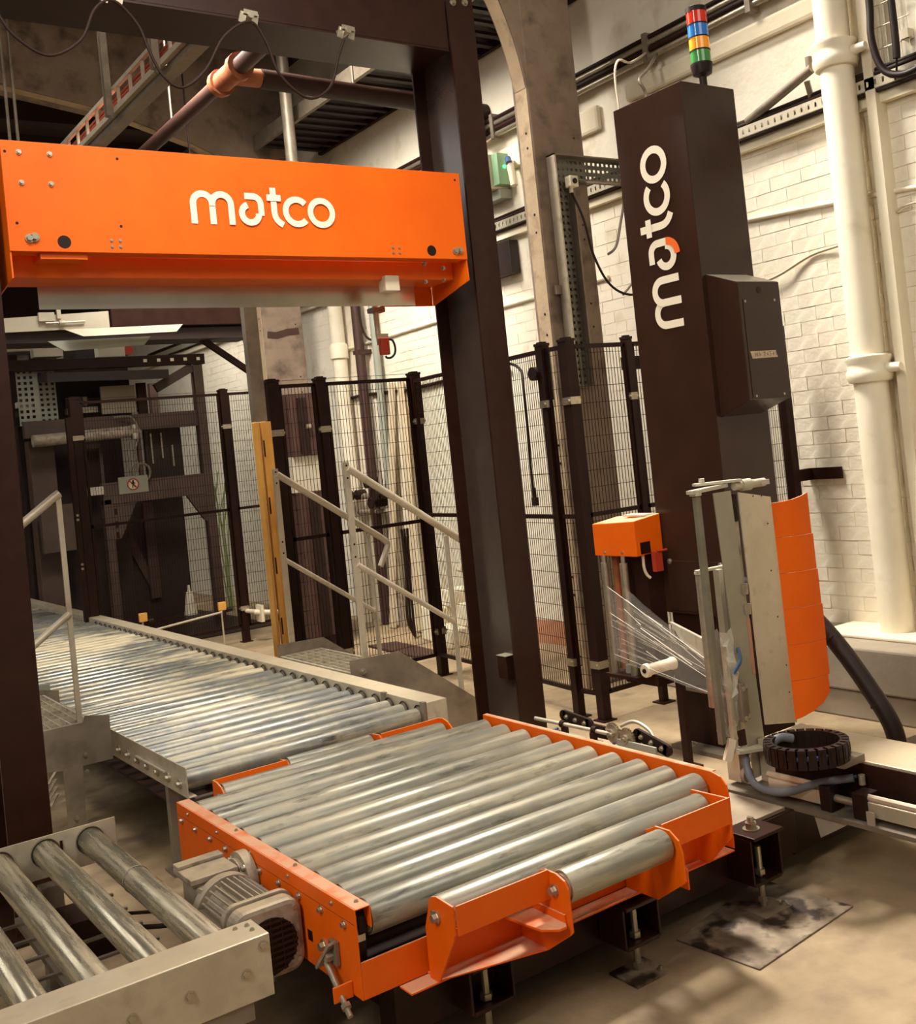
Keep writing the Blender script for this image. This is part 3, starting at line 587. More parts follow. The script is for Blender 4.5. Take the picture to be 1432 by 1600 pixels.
GL = {'M': [[(0, 0), (0, 1), (.35, .4), (.7, 1), (.7, 0)]], 'A': [[(0, 0), (.3, 1), (.6, 0)], [(.12, .4), (.48, .4)]], '2': [[(0, .8), (.15, 1), (.45, 1), (.55, .75), (0, 0), (.6, 0)]],
      '4': [[(.45, 0), (.45, 1), (0, .35), (.6, .35)]], '5': [[(.55, 1), (.05, 1), (.05, .58), (.4, .6), (.55, .35), (.4, .02), (0, .05)]]}
b = MB(); cx = 0
for ch in 'MA 24545':
    for st in GL.get(ch, []): b.ribbon([(cx + x, y) for x, y in st], .17)
    cx += {'M': 1.0, ' ': .6}.get(ch, .86)
b.xf(Matrix(((.0205, 0, 0, 4.098), (0, 0, -1, yf - .0042), (0, .019, 0, 1.9655), (0, 0, 0, 1)))).build('handwriting', RUBBER, cb)
# beacon
t = thing('signal_beacon', 'stacked red blue amber and green signal light on top of the tower', 'light', (4.335, 3.86, 3.37))
b = MB(); b.cyl((4.335, 3.86, 3.37), (4.335, 3.86, 3.50), .020, n=16); b.build('pole', RUBBER, t, smooth=40)
b = MB(); b.lathe([(.02, 3.475), (.05, 3.49), (.058, 3.53), (.058, 3.545), (0, 3.545)], (4.335, 3.86, 0), n=24); b.build('base', RUBBER, t, smooth=40)
for k, m in enumerate((LENS_G, LENS_A, LENS_B, LENS_R)):
    z = 3.546 + k * .069
    b = MB(); b.lathe([(0, z), (.053, z), (.053, z + .062), (0, z + .062)], (4.335, 3.86, 0), n=24); b.build('lens', m, t, smooth=40)['label'] = ('green', 'amber', 'blue', 'red')[k] + ' lens'
    b = MB(); b.lathe([(.0, z + .062), (.055, z + .062), (.055, z + .069), (0, z + .069)], (4.335, 3.86, 0), n=24); b.build('ring', RUBBER, t, smooth=40)
b = MB(); b.lathe([(.055, 3.822), (.055, 3.84), (.04, 3.848), (0, 3.85)], (4.335, 3.86, 0), n=24); b.build('cap', RUBBER, t, smooth=40)

# ------------------------------------------------------------------ film carriage on the tower
t = thing('film_carriage', 'orange film carriage box with two hanging silver rollers beside the tower', 'machine', (3.9, 4.32, .38))
b = MB()
b.add([(3.80, 4.17, 1.02), (3.99, 4.17, 1.03), (3.99, 4.50, 1.03), (3.80, 4.50, 1.02), (3.80, 4.17, 1.205), (3.99, 4.17, 1.225), (3.99, 4.50, 1.21), (3.80, 4.50, 1.19)],
      [(3, 2, 1, 0), (0, 1, 5, 4), (1, 2, 6, 5), (2, 3, 7, 6), (3, 0, 4, 7), (4, 5, 6, 7)])
b.build('orange_cover', ORANGE, t, bevel=.004)
b = MB(); b.box(3.90, 3.985, 4.20, 4.36, 1.2175, 1.227); b.build('top_hatch', PGREY, t)
for y in (4.28, 4.42): inst('screw', SCREW, t, (3.80, y, 1.04), RX['-x'])
b = MB(); b.box(3.83, 3.90, 4.168, 4.172, 1.03, 1.09); b.build('side_opening', RUBBER, t)
for y, x in ((4.43, 3.80), (4.28, 3.80)):
    b = MB(); b.cyl((x, y, .40), (x, y, .985), .021, n=16); b.cyl((x, y, .985), (x, y, 1.02), .012, n=12); b.build('guide_roller', STEEL, t, smooth=40)
b = MB(); b.box(3.885, 3.998, 4.20, 4.45, .33, 1.019); b.build('back_frame', DARK, t)
b = MB(); b.box(3.862, 3.884, 4.40, 4.44, .402, 1.018); b.build('red_strip', RUST, t)
b = MB(); b.box(3.76, 3.99, 4.22, 4.47, .382, .40); b.build('bottom_tray', DARK, t)
b = MB(); b.cyl((3.84, 4.35, .40), (3.84, 4.35, .44), .03, n=14); b.build('roller_seat', GREYG, t)
b = MB(); b.box(3.90, 3.95, 4.14, 4.169, .93, 1.03); b.cyl((3.915, 4.14, 1.035), (3.985, 4.14, 1.035), .006, n=8); b.build('red_latch', RED, t)
b = MB(); b.tube([(3.86, 4.19, 1.02), (3.855, 4.185, .96), (3.865, 4.18, .92), (3.88, 4.17, .90)], .008, n=8, sub=4); b.build('cable', CABLEW, t, smooth=60)

# ------------------------------------------------------------------ film clamp and cutter head on its arm
t = thing('film_clamp_unit', 'upright galvanised film clamp head with tall plates and curved orange guard', 'machine', (3.2, 3.0, .26))
b = MB(); b.box(3.06, 3.085, 2.985, 3.01, .43, 1.395); b.build('slim_upright', OLIVE, t, bevel=.003)
b = MB(); b.cyl((3.072, 3.0, 1.395), (3.072, 3.0, 1.415), .024, n=14); b.bar((3.04, 3.0, 1.41), (3.24, 3.0, 1.418), .035, .014); b.bar((3.13, 3.06, 1.432), (3.30, 2.97, 1.432), .045, .01)
b.cyl((3.16, 3.045, 1.43), (3.16, 3.045, 1.455), .012, n=10); b.build('top_bracket', PGREY, t)
b = MB(); b.cyl((3.27, 2.98, 1.41), (3.44, 2.97, 1.41), .017, n=12); b.cyl((3.31, 2.98, 1.41), (3.36, 2.977, 1.41), .024, n=12); b.box(3.41, 3.45, 2.95, 2.99, 1.40, 1.42); b.build('pivot_rod', PGREY, t, smooth=40)
b = MB(); b.prism([(3.155, 2.99, 1.395), (3.255, 2.99, 1.395), (3.295, 2.99, .41), (3.285, 2.99, .385), (3.215, 2.99, .375), (3.20, 2.99, .39)], (0, -.006, 0)); b.box(3.25, 3.256, 2.99, 3.03, .9, 1.39); b.build('left_plate', PLATEG, t, bevel=.001)
b = MB(); b.prism([(3.285, 2.98, 1.385), (3.475, 2.98, 1.345), (3.49, 2.98, .42), (3.30, 2.98, .455)], (0, -.006, 0)); b.build('right_plate', ALU, t, bevel=.001)
SPOT = MB()
b = MB()
for x, z in ((3.44, 1.24), (3.43, 1.05), (3.44, .86), (3.46, .66), (3.46, .55), (3.37, 1.36), (3.42, 1.355)): b.cyl((x, 2.9741, z), (x, 2.9732, z), .004, n=6)
b.build('rivet', CABLE, t)
for z0, z1 in ((1.27, 1.38), (.74, .83), (.60, .66), (.86, .93)):
    b = MB(); b.box(3.262, 3.284, 2.985, 3.02, z0, z1); b.build('slide_block', RUBBER if z0 != .86 else STEEL, t)
b = MB(); b.box(3.265, 3.285, 2.99, 3.02, .47, 1.38); b.build('inner_channel', CAST, t)
b = MB(); b.box(3.268, 3.284, 2.982, 2.99, .66, .88); b.build('orange_strip', PINKB, t)
b = MB(); b.cyl((3.272, 2.985, .98), (3.272, 2.985, 1.02), .016, n=12); b.cyl((3.275, 2.985, .90), (3.275, 2.985, .94), .016, n=12); b.build('knuckle', STEEL, t, smooth=40)
b = MB(); b.cyl((3.135, 3.08, .55), (3.135, 3.08, 1.075), .022, n=16); b.build('clamp_roller', STEEL, t, smooth=40)
b = MB(); b.cyl((3.135, 3.08, 1.078), (3.135, 3.08, 1.086), .026, n=14); b.bar((3.11, 3.08, 1.09), (3.24, 3.04, 1.095), .025, .01); b.build('roller_bracket', PGREY, t)
b = MB(); b.box(3.175, 3.20, 3.02, 3.05, .45, 1.09); b.build('light_bar', PGREY, t)
b = MB(); b.box(3.205, 3.235, 3.02, 3.05, .45, 1.085); b.build('grooved_bar', ALU, t)
b = MB(); b.box(3.12, 3.14, 2.98, 3.0, .40, .80); b.build('lower_bar', ALU, t)
b = MB(); b.box(3.16, 3.21, 2.965, 2.98, .50, .64); b.cyl((3.165, 2.96, .50), (3.165, 2.96, .65), .012, n=10); b.build('pneumatic_slide', GALVD, t, bevel=.002)
for x, z in ((3.168, .63), (3.20, .632), (3.168, .515), (3.20, .515)): inst('screw', SCREW, t, (x, 2.948 if x < 3.18 else 2.965, z), RX['-y'])
b = MB(); b.tube([(3.145, 2.97, .69), (3.165, 2.96, .715), (3.185, 2.962, .74), (3.2, 2.985, .78)], .006, n=6, sub=4); b.tube([(3.145, 2.965, .70), (3.17, 2.955, .735), (3.195, 2.975, .76)], .006, n=6, sub=4); b.build('blue_tube', BLUE, t, smooth=60)
b = MB(); b.box(3.13, 3.19, 2.99, 3.01, .64, .69); b.build('valve_block', CAST, t)
b = MB(); b.prism([(3.12, 3.01, .395), (3.30, 3.01, .385), (3.30, 2.95, .385), (3.22, 2.93, .39), (3.12, 2.96, .395)], (0, 0, -.012)); b.build('bottom_tab', PGREY, t)
b = MB(); b.bar((3.09, 3.0, .36), (3.12, 2.99, .44), .02, .03); b.build('cutter_tab', CREAM, t)
b = MB(); b.box(3.15, 3.20, 2.995, 3.06, .262, .385); b.box(3.215, 3.29, 2.985, 2.994, .262, .40); b.build('lower_column', ALU, t)
b = MB(); b.cyl((3.17, 2.99, .29), (3.17, 2.97, .29), .03, n=16); b.build('pivot_cap', CAST, t, smooth=40)
for k in range(6):
    z1 = 1.32 - k * .146; z0 = max(z1 - .1445, .43); w_ = (.0, .004, .006, .008, .002, -.012)[k]
    b = MB(); prof = [(3.46, 2.99), (3.50, 2.955), (3.55, 2.93), (3.60, 2.918), (3.635 + w_ + k * .004, 2.916)]
    vs = []; zb = [z0, z0, z0, z0, z0]; zt = [z1, z1, z1, z1, z1]
    if k == 0: zt = [1.318, 1.32, 1.325, 1.335, 1.345]
    if k == 5: zb = [.425, .44, .46, .485, .52]
    for i, (x, y) in enumerate(prof): vs += [(x, y, zb[i]), (x, y, zt[i]), (x + .003, y + .006, zb[i]), (x + .003, y + .006, zt[i])]
    fs = []
    for i in range(4):
        a, c = 4 * i, 4 * i + 4
        fs += [(a, c, c + 1, a + 1), (a + 2, a + 3, c + 3, c + 2), (a + 1, c + 1, c + 3, a + 3), (a, a + 2, c + 2, c)]
    fs += [(0, 1, 3, 2), (16, 18, 19, 17)]
    b.add(vs, fs); b.build('guard_segment', ORANGE, t, smooth=40)
b = MB(); b.box(3.49, 3.52, 2.975, 3.0, .44, 1.30); b.build('guard_bracket', DARK, t)

t = thing('wrapper_swing_unit', 'low galvanised beam carrying the film clamp head with silver cylinders along it', 'machine', (3.3, 1.4, .2))
b = MB(); b.box(3.25, 3.52, .2, 2.98, .245, .41); b.build('beam', GALV, t, bevel=.003)
b = MB(); b.box(3.245, 3.2495, .2, 2.9, .25, .40); b.build('beam_side', DARK, t)
b = MB(); b.box(3.10, 3.50, .2, 3.06, .228, .244); b.build('bottom_flange', GALVD, t)
b = MB(); b.prism([(3.11, 2.62, .227), (3.11, 2.47, .227), (3.11, 2.60, .15)], (.006, 0, 0)); b.build('gusset', ALU, t)
for y0, y1, m in ((2.60, 2.84, ALU), (2.16, 2.40, ALU), (1.5, 2.05, ALU)):
    b = MB(); b.box(3.13, 3.185, y0, y1, .262, .315); b.cyl((3.145, y0 - .01, .325), (3.145, y1 + .01, .325), .012, n=10); b.build('air_cylinder', m, t, bevel=.004)
for ya, yb_ in ((2.40, 2.46), (2.55, 2.60), (2.09, 2.16)):
    b = MB(); b.box(3.125, 3.20, ya, yb_, .245, .337); b.build('end_block', RUBBER, t, bevel=.004)
b = MB(); b.cyl((3.155, 2.40, .29), (3.155, 2.60, .29), .014, n=10); b.build('piston_rod', STEEL, t, smooth=40)
b = MB(); b.box(3.105, 3.112, 2.36, 2.39, .2445, .29); b.build('stop_tab', ALU, t)
b = MB(); b.cyl((3.22, 2.20, .335), (3.22, 2.20, .37), .012, n=10); b.cyl((3.22, 2.48, .335), (3.22, 2.48, .37), .012, n=10); b.build('fitting', CAST, t)
b = MB(); b.tube([(3.17, 2.98, .37), (3.15, 2.95, .30), (3.12, 2.88, .275), (3.10, 2.78, .28), (3.10, 2.70, .30), (3.14, 2.60, .34), (3.20, 2.5, .36)], .015, n=8, sub=5); b.build('grey_conduit', GREYB, t, smooth=60)
b = MB(); b.tube([(3.22, 2.20, .365), (3.2, 2.12, .345), (3.19, 2.0, .34), (3.2, 1.8, .345)], .009, n=8, sub=5); b.tube([(3.12, 2.72, .30), (3.16, 2.62, .33), (3.22, 2.5, .36)], .006, n=8, sub=5); b.build('blue_tube', BLUE, t, smooth=60)

t = thing('energy_chain', 'black plastic energy chain coiled in an oval beside the clamp head', 'cable chain', (3.09, 2.6, .43))
LK = MB(); LK.box(-.0145, .0145, -.016, -.011, -.034, .034); LK.box(-.0145, .0145, .011, .016, -.034, .034); LK.box(-.010, .010, -.011, .011, .027, .034); LK.box(-.010, .010, -.011, .011, -.034, -.027); LK.box(-.005, .005, .0155, .018, -.02, .02); LK.box(-.005, .005, -.018, -.0155, -.02, .02)
LK = LK.mesh('link', RUBBER); NL = 26
for i in range(NL):
    a = 2 * math.pi * i / NL; ca, sa = math.cos(a), math.sin(a)
    ux, uy = (.806, -.583), (.583, .806)
    px = 3.085 + ux[0] * .135 * ca + uy[0] * .125 * sa; py = 2.60 + ux[1] * .135 * ca + uy[1] * .125 * sa
    tx = -ux[0] * .135 * sa + uy[0] * .125 * ca; ty = -ux[1] * .135 * sa + uy[1] * .125 * ca
    inst('link', LK, t, (px, py, .475), (0, 0, math.atan2(ty, tx)))
b = MB(); b.tube([(3.085 + .806 * .133 * math.cos(a) + .583 * .123 * math.sin(a), 2.60 - .583 * .133 * math.cos(a) + .806 * .123 * math.sin(a), .475) for a in [2 * math.pi * i / 40 for i in range(38)]], .010, n=8); b.build('blue_cable', BLUE, t, smooth=60)
b = MB(); b.tube([(3.02, 2.71, .44), (3.045, 2.72, .485), (3.08, 2.71, .50), (3.12, 2.69, .49)], .016, n=8, sub=4); b.build('grey_conduit', GREYB, t, smooth=60)
b = MB(); b.box(3.13, 3.25, 2.48, 2.70, .412, .437); b.build('support_plate', GALVD, t)
b = MB(); b.box(3.02, 3.26, 2.57, 2.63, .425, .437); b.build('support_plate', GALVD, t)

b = MB(); b.tube([(3.66, 3.36, .94), (3.76, 3.20, .88), (3.80, 3.08, .78), (3.80, 2.95, .65), (3.80, 2.84, .51), (3.80, 2.76, .39), (3.80, 2.735, .30), (3.80, 2.75, .215)], .038, n=14, sub=6)
hz = b.build('dust_hose', RUBBER, smooth=60); tag(hz, 'thick black hose curving from behind the orange guard to the floor beam', 'hose')
hb = MB()
for p, d in (((3.80, 3.0, .70), (0, -.13, -.13)), ((3.80, 2.80, .45), (.0, -.08, -.12))):
    p = Vector(p); d = Vector(d).normalized(); hb.cyl(p - d * .004, p + d * .004, .0395, n=14)
hb.build('seam_ring', CABLE, hz)

# stretch film
FILM = mat('stretch_film', '#E8E4D8', rough=.12, alpha=.20)
FILMC = mat('crumpled_film', '#E8E2D2', rough=.2, alpha=.45)
t = thing('stretch_film', 'clear stretch film pulled tight from carriage rollers to the clamp head', 'film', (3.4, 3.7, .4))
def sheet(p00, p01, p10, p11, n, wav, seedk):
    rr = random.Random(seedk); vs = []; m = 14
    for i in range(n + 1):
        for k in range(m + 1):
            s, q = i / n, k / m
            a = Vector(p00).lerp(Vector(p10), s); c = Vector(p01).lerp(Vector(p11), s); v = a.lerp(c, q)
            v += Vector((rr.uniform(-1, 1), rr.uniform(-1, 1), 0)) * wav * math.sin(math.pi * s); vs.append(v)
    return vs, [(i * (m + 1) + k, (i + 1) * (m + 1) + k, (i + 1) * (m + 1) + k + 1, i * (m + 1) + k + 1) for i in range(n) for k in range(m)]
b = MB(); b.add(*sheet((3.79, 4.42, .47), (3.79, 4.42, .86), (3.15, 3.05, .58), (3.15, 3.05, .72), 10, .004, 3)); b.build('tight_sheet', FILM, t, smooth=30)
b = MB(); b.add(*sheet((3.79, 4.28, .60), (3.79, 4.28, .86), (3.15, 3.06, .66), (3.15, 3.06, .71), 8, .005, 5)); b.build('folded_sheet', FILM, t, smooth=30)
b = MB(); rr = random.Random(4); P = []
for i in range(11):
    s = i / 10; z = .86 - .42 * s
    for k in range(6): P.append((3.085 + .014 * k + rr.uniform(-.018, .018), 3.03 - .012 * k + rr.uniform(-.018, .018), z + rr.uniform(-.012, .012)))
b.add(P, [(i * 6 + k, i * 6 + 6 + k, i * 6 + 7 + k, i * 6 + k + 1) for i in range(10) for k in range(5)]); b.build('crumpled_end', FILMC, t)
STR = mat('film_crease', '#F2EBDC', rough=.15, alpha=.75)
b = MB()
for a_, c_, r in (((3.79, 4.42, .86), (3.15, 3.06, .705), .0014), ((3.79, 4.28, .80), (3.15, 3.05, .66), .0012), ((3.79, 4.42, .50), (3.15, 3.05, .585), .0012), ((3.62, 4.0, .70), (3.3, 3.35, .655), .0022), ((3.7, 4.2, .77), (3.55, 3.92, .735), .0016), ((3.55, 3.9, .61), (3.48, 3.75, .60), .0016), ((3.79, 4.42, .72), (3.15, 3.05, .63), .0015)):
    b.cyl(a_, c_, r, n=5)
rr = random.Random(8)
for k in range(34):
    s0 = rr.uniform(0, .5); s1 = s0 + rr.uniform(.12, .5); q = rr.random() ** .8
    P0 = Vector((3.79, 4.42, .47)).lerp(Vector((3.79, 4.42, .86)), q); P1 = Vector((3.15, 3.05, .58)).lerp(Vector((3.15, 3.05, .72)), min(1, q + rr.uniform(-.1, .1)))
    b.cyl(P0.lerp(P1, s0), P0.lerp(P1, min(s1, 1)), rr.uniform(.0004, .0009), n=4)
stuff(b.build('crease', STR, t))
b = MB(); b.prism([(3.55, 3.72, .765), (3.16, 3.10, .80), (3.16, 3.10, .70), (3.42, 3.52, .715)], (.01, -.01, 0)); tag(b.build('clamp_bar', ALU), 'pale flat clamp bar behind the stretched film', 'bar')
t = thing('white_roller', 'short white plastic roller on a grey stand below the film', 'roller', (3.62, 3.9, 0))
b = MB(); b.lathe([(.012, 3.525), (.030, 3.525), (.033, 3.532), (.033, 3.55), (.027, 3.555), (.027, 3.70), (.031, 3.705), (.031, 3.72), (0, 3.72)], (0, 3.9, .52), 'x', 20); b.build('sleeve', CREAM, t, smooth=40)
b = MB(); b.cyl((3.52, 3.9, .52), (3.74, 3.9, .52), .011, n=10); b.build('axle', CABLE, t)
b = MB(); b.box(3.735, 3.765, 3.88, 3.92, 0, .64); b.build('stand', DARK, t)
b = MB(); b.box(3.70, 3.80, 3.85, 3.95, 0, .012); b.build('foot', DARK, t)

# ------------------------------------------------------------------ rollers (shared meshes, axis along local x)
def roller_mesh(L, r, name='roller', m=ROLL):
    b = MB(); h = L / 2
    b.lathe([(r * .55, -h - .004), (r * .80, -h - .004), (r * .82, -h + .004), (r * .97, -h), (r, -h + .003), (r, h - .003), (r * .97, h), (r * .82, h - .004), (r * .80, h + .004), (r * .55, h + .004)], axis='x', n=28)
    b.cyl((-h - .02, 0, 0), (h + .02, 0, 0), r * .3, n=10)
    return b.mesh(name, m, smooth=35)
RT = roller_mesh(1.285, .05); RB = roller_mesh(1.0, .047); RC = roller_mesh(.385, .046)

# ------------------------------------------------------------------ roller turntable
t = thing('roller_turntable', 'orange framed roller turntable with dusty silver rollers in front of the tower', 'conveyor', (1.96, 3.3, .26))
b = MB()
b.box(1.27, 1.274, 2.625, 3.995, .262, .5); b.box(1.274, 1.318, 2.625, 3.995, .496, .5); b.box(1.314, 1.318, 2.625, 3.995, .44, .496); b.box(1.274, 1.318, 2.625, 3.995, .262, .266)
lr = b.build('side_rail', ORANGE, t, bevel=.003)
b = MB(); b.box(1.2695, 1.2699, 2.63, 3.99, .4575, .4585); b.build('rail_seam', DARK, t)
for k in range(10): inst('bolt', BOLT, t, (1.27, 2.69 + .139 * k, .445), RX['-x'])
for k in range(5): inst('bolt', BOLTS, t, (1.27, 2.76 + .2785 * k, .482), RX['-x'])
inst('bolt', BOLTL, t, (1.27, 2.83, .345), RX['-x']); inst('bolt', BOLTS, t, (1.30, 2.67, .5)); inst('bolt', BOLTS, t, (1.30, 3.05, .5)); inst('bolt', BOLTS, t, (1.30, 3.5, .5))
b = MB(); b.box(1.2692, 1.2699, 3.29, 3.325, .385, .43); b.box(1.2692, 1.2699, 2.905, 2.935, .33, .36); b.box(1.2692, 1.2699, 3.22, 3.24, .33, .38); b.build('slot', RUBBER, t)
b = MB(); b.prism([(2.635, 2.57, .44), (2.635, 2.575, .47), (2.635, 2.60, .495), (2.635, 2.64, .505), (2.635, 3.99, .505), (2.635, 3.99, .262), (2.635, 2.57, .262)], (.006, 0, 0)); b.box(2.641, 2.66, 2.64, 3.99, .50, .505); b.build('side_rail', ORANGE, t, bevel=.002)
for k in range(10): inst('roller', RT, t, (1.972, 2.69 + .139 * k, .446))
for y, yc in ((2.545, 2.42), (4.085, 4.205)):
    inst('roller', RB, t, (1.977, y, .446)); inst('roller', RC, t, (1.995, yc, .445))
b = MB(); b.cyl((1.29, 2.69, .445), (1.31, 2.69, .445), .045, n=16); b.box(1.280, 1.312, 2.66, 2.70, .3, .49); b.build('chain_guard', RUBBER, t)
b = MB(); b.box(1.285, 1.31, 2.655, 2.66, .40, .47); b.build('chain', STEEL, t)
b = MB(); b.box(1.274, 2.66, 2.625, 2.632, .262, .36); b.box(1.38, 2.63, 2.562, 2.625, .256, .262); b.build('front_beam', ORANGE, t, bevel=.002)
b = MB(); b.box(1.274, 2.64, 3.985, 3.992, .262, .40); b.box(1.38, 2.6, 3.992, 4.06, .262, .268); b.build('rear_beam', ORANGE, t, bevel=.002)
b = MB(); b.box(1.32, 2.63, 2.64, 3.98, .27, .276); b.build('under_tray', DARK, t)
yz = lambda x, pts: [(x, p, q) for p, q in pts]
b = MB(); b.prism(yz(1.462, [(2.60, .262), (2.60, .40), (2.575, .455), (2.57, .478), (2.555, .492), (2.53, .499), (2.45, .494), (2.45, .42), (2.46, .40), (2.555, .262)]), (.007, 0, 0)); b.build('bracket_plate', ORANGE, t, bevel=.0015)
b = MB(); b.prism(yz(1.775, [(2.62, .262), (2.62, .33), (2.56, .42), (2.48, .485), (2.46, .492), (2.41, .492), (2.375, .480), (2.362, .46), (2.36, .345), (2.37, .335), (2.48, .262)]), (.007, 0, 0)); b.build('bracket_plate', ORANGE, t, bevel=.0015)
b = MB(); b.prism(yz(2.198, [(2.62, .262), (2.62, .40), (2.56, .44), (2.46, .488), (2.40, .488), (2.365, .465), (2.352, .43), (2.35, .35), (2.36, .34), (2.48, .262)]), (.007, 0, 0)); b.build('bracket_plate', ORANGE, t, bevel=.0015)
b = MB(); b.prism(yz(2.495, [(2.60, .262), (2.60, .49), (2.44, .494), (2.44, .37), (2.55, .262)]), (.007, 0, 0)); b.build('bracket_plate', ORANGE, t, bevel=.0015)
b = MB(); b.box(1.469, 1.775, 2.440, 2.446, .418, .496); b.build('front_plate', ORANGE, t, bevel=.001)
b = MB(); b.box(2.205, 2.502, 2.434, 2.440, .415, .496); b.build('front_plate', ORANGE, t, bevel=.001)
b = MB(); b.prism([(1.68, 2.56, .362), (1.775, 2.56, .362), (1.775, 2.385, .362), (1.76, 2.362, .362), (1.735, 2.362, .362), (1.70, 2.40, .362)], (0, 0, .007)); b.box(1.768, 1.7745, 2.38, 2.56, .369, .39); b.build('catch_shelf', ORANGE, t, bevel=.001)
b = MB(); b.prism([(1.47, 2.625, .262), (1.47, 2.56, .262), (1.775, 2.48, .262), (1.775, 2.625, .262)], (0, 0, .004)); b.box(1.469, 1.775, 2.60, 2.606, .266, .36); b.build('gusset', ORANGE, t)
b = MB(); b.box(2.205, 2.495, 2.60, 2.606, .266, .36); b.box(2.30, 2.306, 2.45, 2.60, .266, .33); b.build('gusset', ORANGE, t)
inst('bolt', BOLTL, t, (1.462, 2.53, .445), RX['-x']); inst('bolt', BOLTL, t, (1.775, 2.42, .445), RX['-x'])
# rear brackets
for x0, x1, y0, y1 in ((1.462, 1.775, 4.10, 4.14), (2.21, 2.50, 4.10, 4.14)):
    b = MB(); b.box(x0, x1, 4.138, 4.144, .42, .50); b.build('rear_plate', ORANGE, t, bevel=.001)
for x, pts in ((1.462, [(3.99, .27), (3.99, .44), (4.06, .49), (4.10, .50), (4.144, .50), (4.144, .42), (4.02, .27)]), (1.775, [(3.99, .27), (3.99, .40), (4.12, .47), (4.15, .495), (4.21, .49), (4.24, .46), (4.24, .36), (4.10, .27)]),
               (2.203, [(3.99, .27), (3.99, .40), (4.12, .47), (4.15, .495), (4.21, .49), (4.24, .46), (4.24, .36), (4.10, .27)]), (2.495, [(3.99, .27), (3.99, .44), (4.06, .495), (4.10, .505), (4.144, .50), (4.144, .42), (4.02, .27)])):
    b = MB(); b.prism(yz(x, pts), (.007, 0, 0)); b.build('rear_bracket', ORANGE, t, bevel=.0015)
# chain tensioner on the left rail
b = MB(); b.box(1.255, 1.269, 2.735, 2.775, .32, .385); b.build('tension_block', GALVD, t, bevel=.002)
b = MB(); b.bar((1.235, 2.80, .31), (1.25, 2.74, .385), .028, .008); b.cyl((1.265, 2.76, .345), (1.235, 2.76, .345), .014, n=6); b.build('tension_plate', CAST, t)
b = MB(); b.cyl((1.240, 2.765, .33), (1.232, 2.63, .235), .008, n=10); b.cyl((1.2365, 2.70, .284), (1.235, 2.685, .274), .015, n=6); b.cyl((1.2345, 2.66, .256), (1.234, 2.65, .249), .014, n=6); b.build('tension_screw', STEEL, t)
b = MB(); b.box(1.212, 1.269, 2.675, 2.682, .258, .30); b.build('tension_ear', ORANGE, t, bevel=.002)

# gear motor driving the table
t = thing('gear_motor', 'dusty gear motor with finned body beside the orange left rail', 'motor', (1.17, 3.1, .2))
b = MB(); b.cyl((1.266, 3.34, .40), (1.235, 3.34, .40), .088, n=28); b.cyl((1.235, 3.34, .40), (1.222, 3.34, .40), .07, n=24); b.build('flange', CAST, t, smooth=35)
for k in range(4):
    a = math.pi / 4 + k * math.pi / 2; inst('bolt', BOLT, t, (1.235, 3.34 + .076 * math.cos(a), .40 + .076 * math.sin(a)), RX['-x'])
b = MB(); b.box(1.08, 1.225, 3.27, 3.42, .30, .44); b.prism([(1.225, 3.27, .30), (1.06, 3.29, .28), (1.06, 3.41, .28), (1.225, 3.42, .30)], (0, 0, -.05)); b.build('gearbox', CAST, t, bevel=.012)
b = MB(); b.box(1.065, 1.215, 3.285, 3.445, .448, .466); b.box(1.07, 1.21, 3.29, 3.44, .44, .448); b.box(1.0655, 1.2145, 3.40, 3.446, .466, .478); b.build('terminal_lid', CAST, t, bevel=.003)
b = MB(); b.bar((1.09, 3.268, .44), (1.06, 3.265, .31), .02, .012); b.bar((1.14, 3.268, .44), (1.12, 3.262, .31), .02, .012); b.build('rib', CAST, t)
b = MB(); b.cyl((1.16, 3.275, .36), (1.16, 3.235, .36), .105, n=32); b.build('end_ring', CAST, t, smooth=35)
b = MB(); b.cyl((1.16, 3.235, .36), (1.16, 3.02, .36), .083, n=28); b.build('motor_body', CAST, t, smooth=35)
FM = MB(); FM.box(-.1, .1, -.0022, .0022, 0, .024); FM = FM.mesh('fin', CAST)
for k in range(26):
    a = math.radians(-50 + 11 * k); inst('fin', FM, t, (1.16 + .080 * math.cos(a), 3.125, .36 + .080 * math.sin(a)), (a - math.pi / 2, 0, math.pi / 2) if False else Matrix(((0, -math.sin(a), math.cos(a)), (1, 0, 0), (0, math.cos(a), math.sin(a)))).to_euler())
def rsq(h, rc, y, n=6):
    P = []
    for qx, qz, a0 in ((1, 1, 0), (-1, 1, 90), (-1, -1, 180), (1, -1, 270)):
        for k in range(n + 1):
            a = math.radians(a0 + 90 * k / n); P.append((1.16 + qx * (h - rc) + rc * math.cos(a), y, .355 + qz * (h - rc) + rc * math.sin(a)))
    return P
b = MB(); b.prism(rsq(.108, .045, 3.03), (0, -.02, 0)); b.build('cover_rim', CAST, t, bevel=.004)
b = MB(); b.prism(rsq(.103, .045, 3.01), (0, -.068, 0)); b.build('fan_cover', CAST, t, bevel=.014)
b = MB(); b.cyl((1.16, 2.9419, .345), (1.16, 2.938, .345), .078, n=28); b.build('fan_opening', RUBBER, t)
b = MB()
for k in range(-4, 5):
    q = math.sqrt(max(.078 ** 2 - (k * .0165) ** 2, 0)); b.box(1.16 - q, 1.16 + q, 2.932, 2.9375, .345 + k * .0165 - .003, .345 + k * .0165 + .003)
    if k % 2 == 0: b.box(1.16 + k * .0165 - .002, 1.16 + k * .0165 + .002, 2.933, 2.937, .345 - q, .345 + q)
b.build('fan_grille', DARK, t)
for x, z in ((1.08, .43), (1.24, .43), (1.08, .285), (1.24, .285)): inst('bolt', BOLT, t, (x, 2.95, z), RX['-y'])
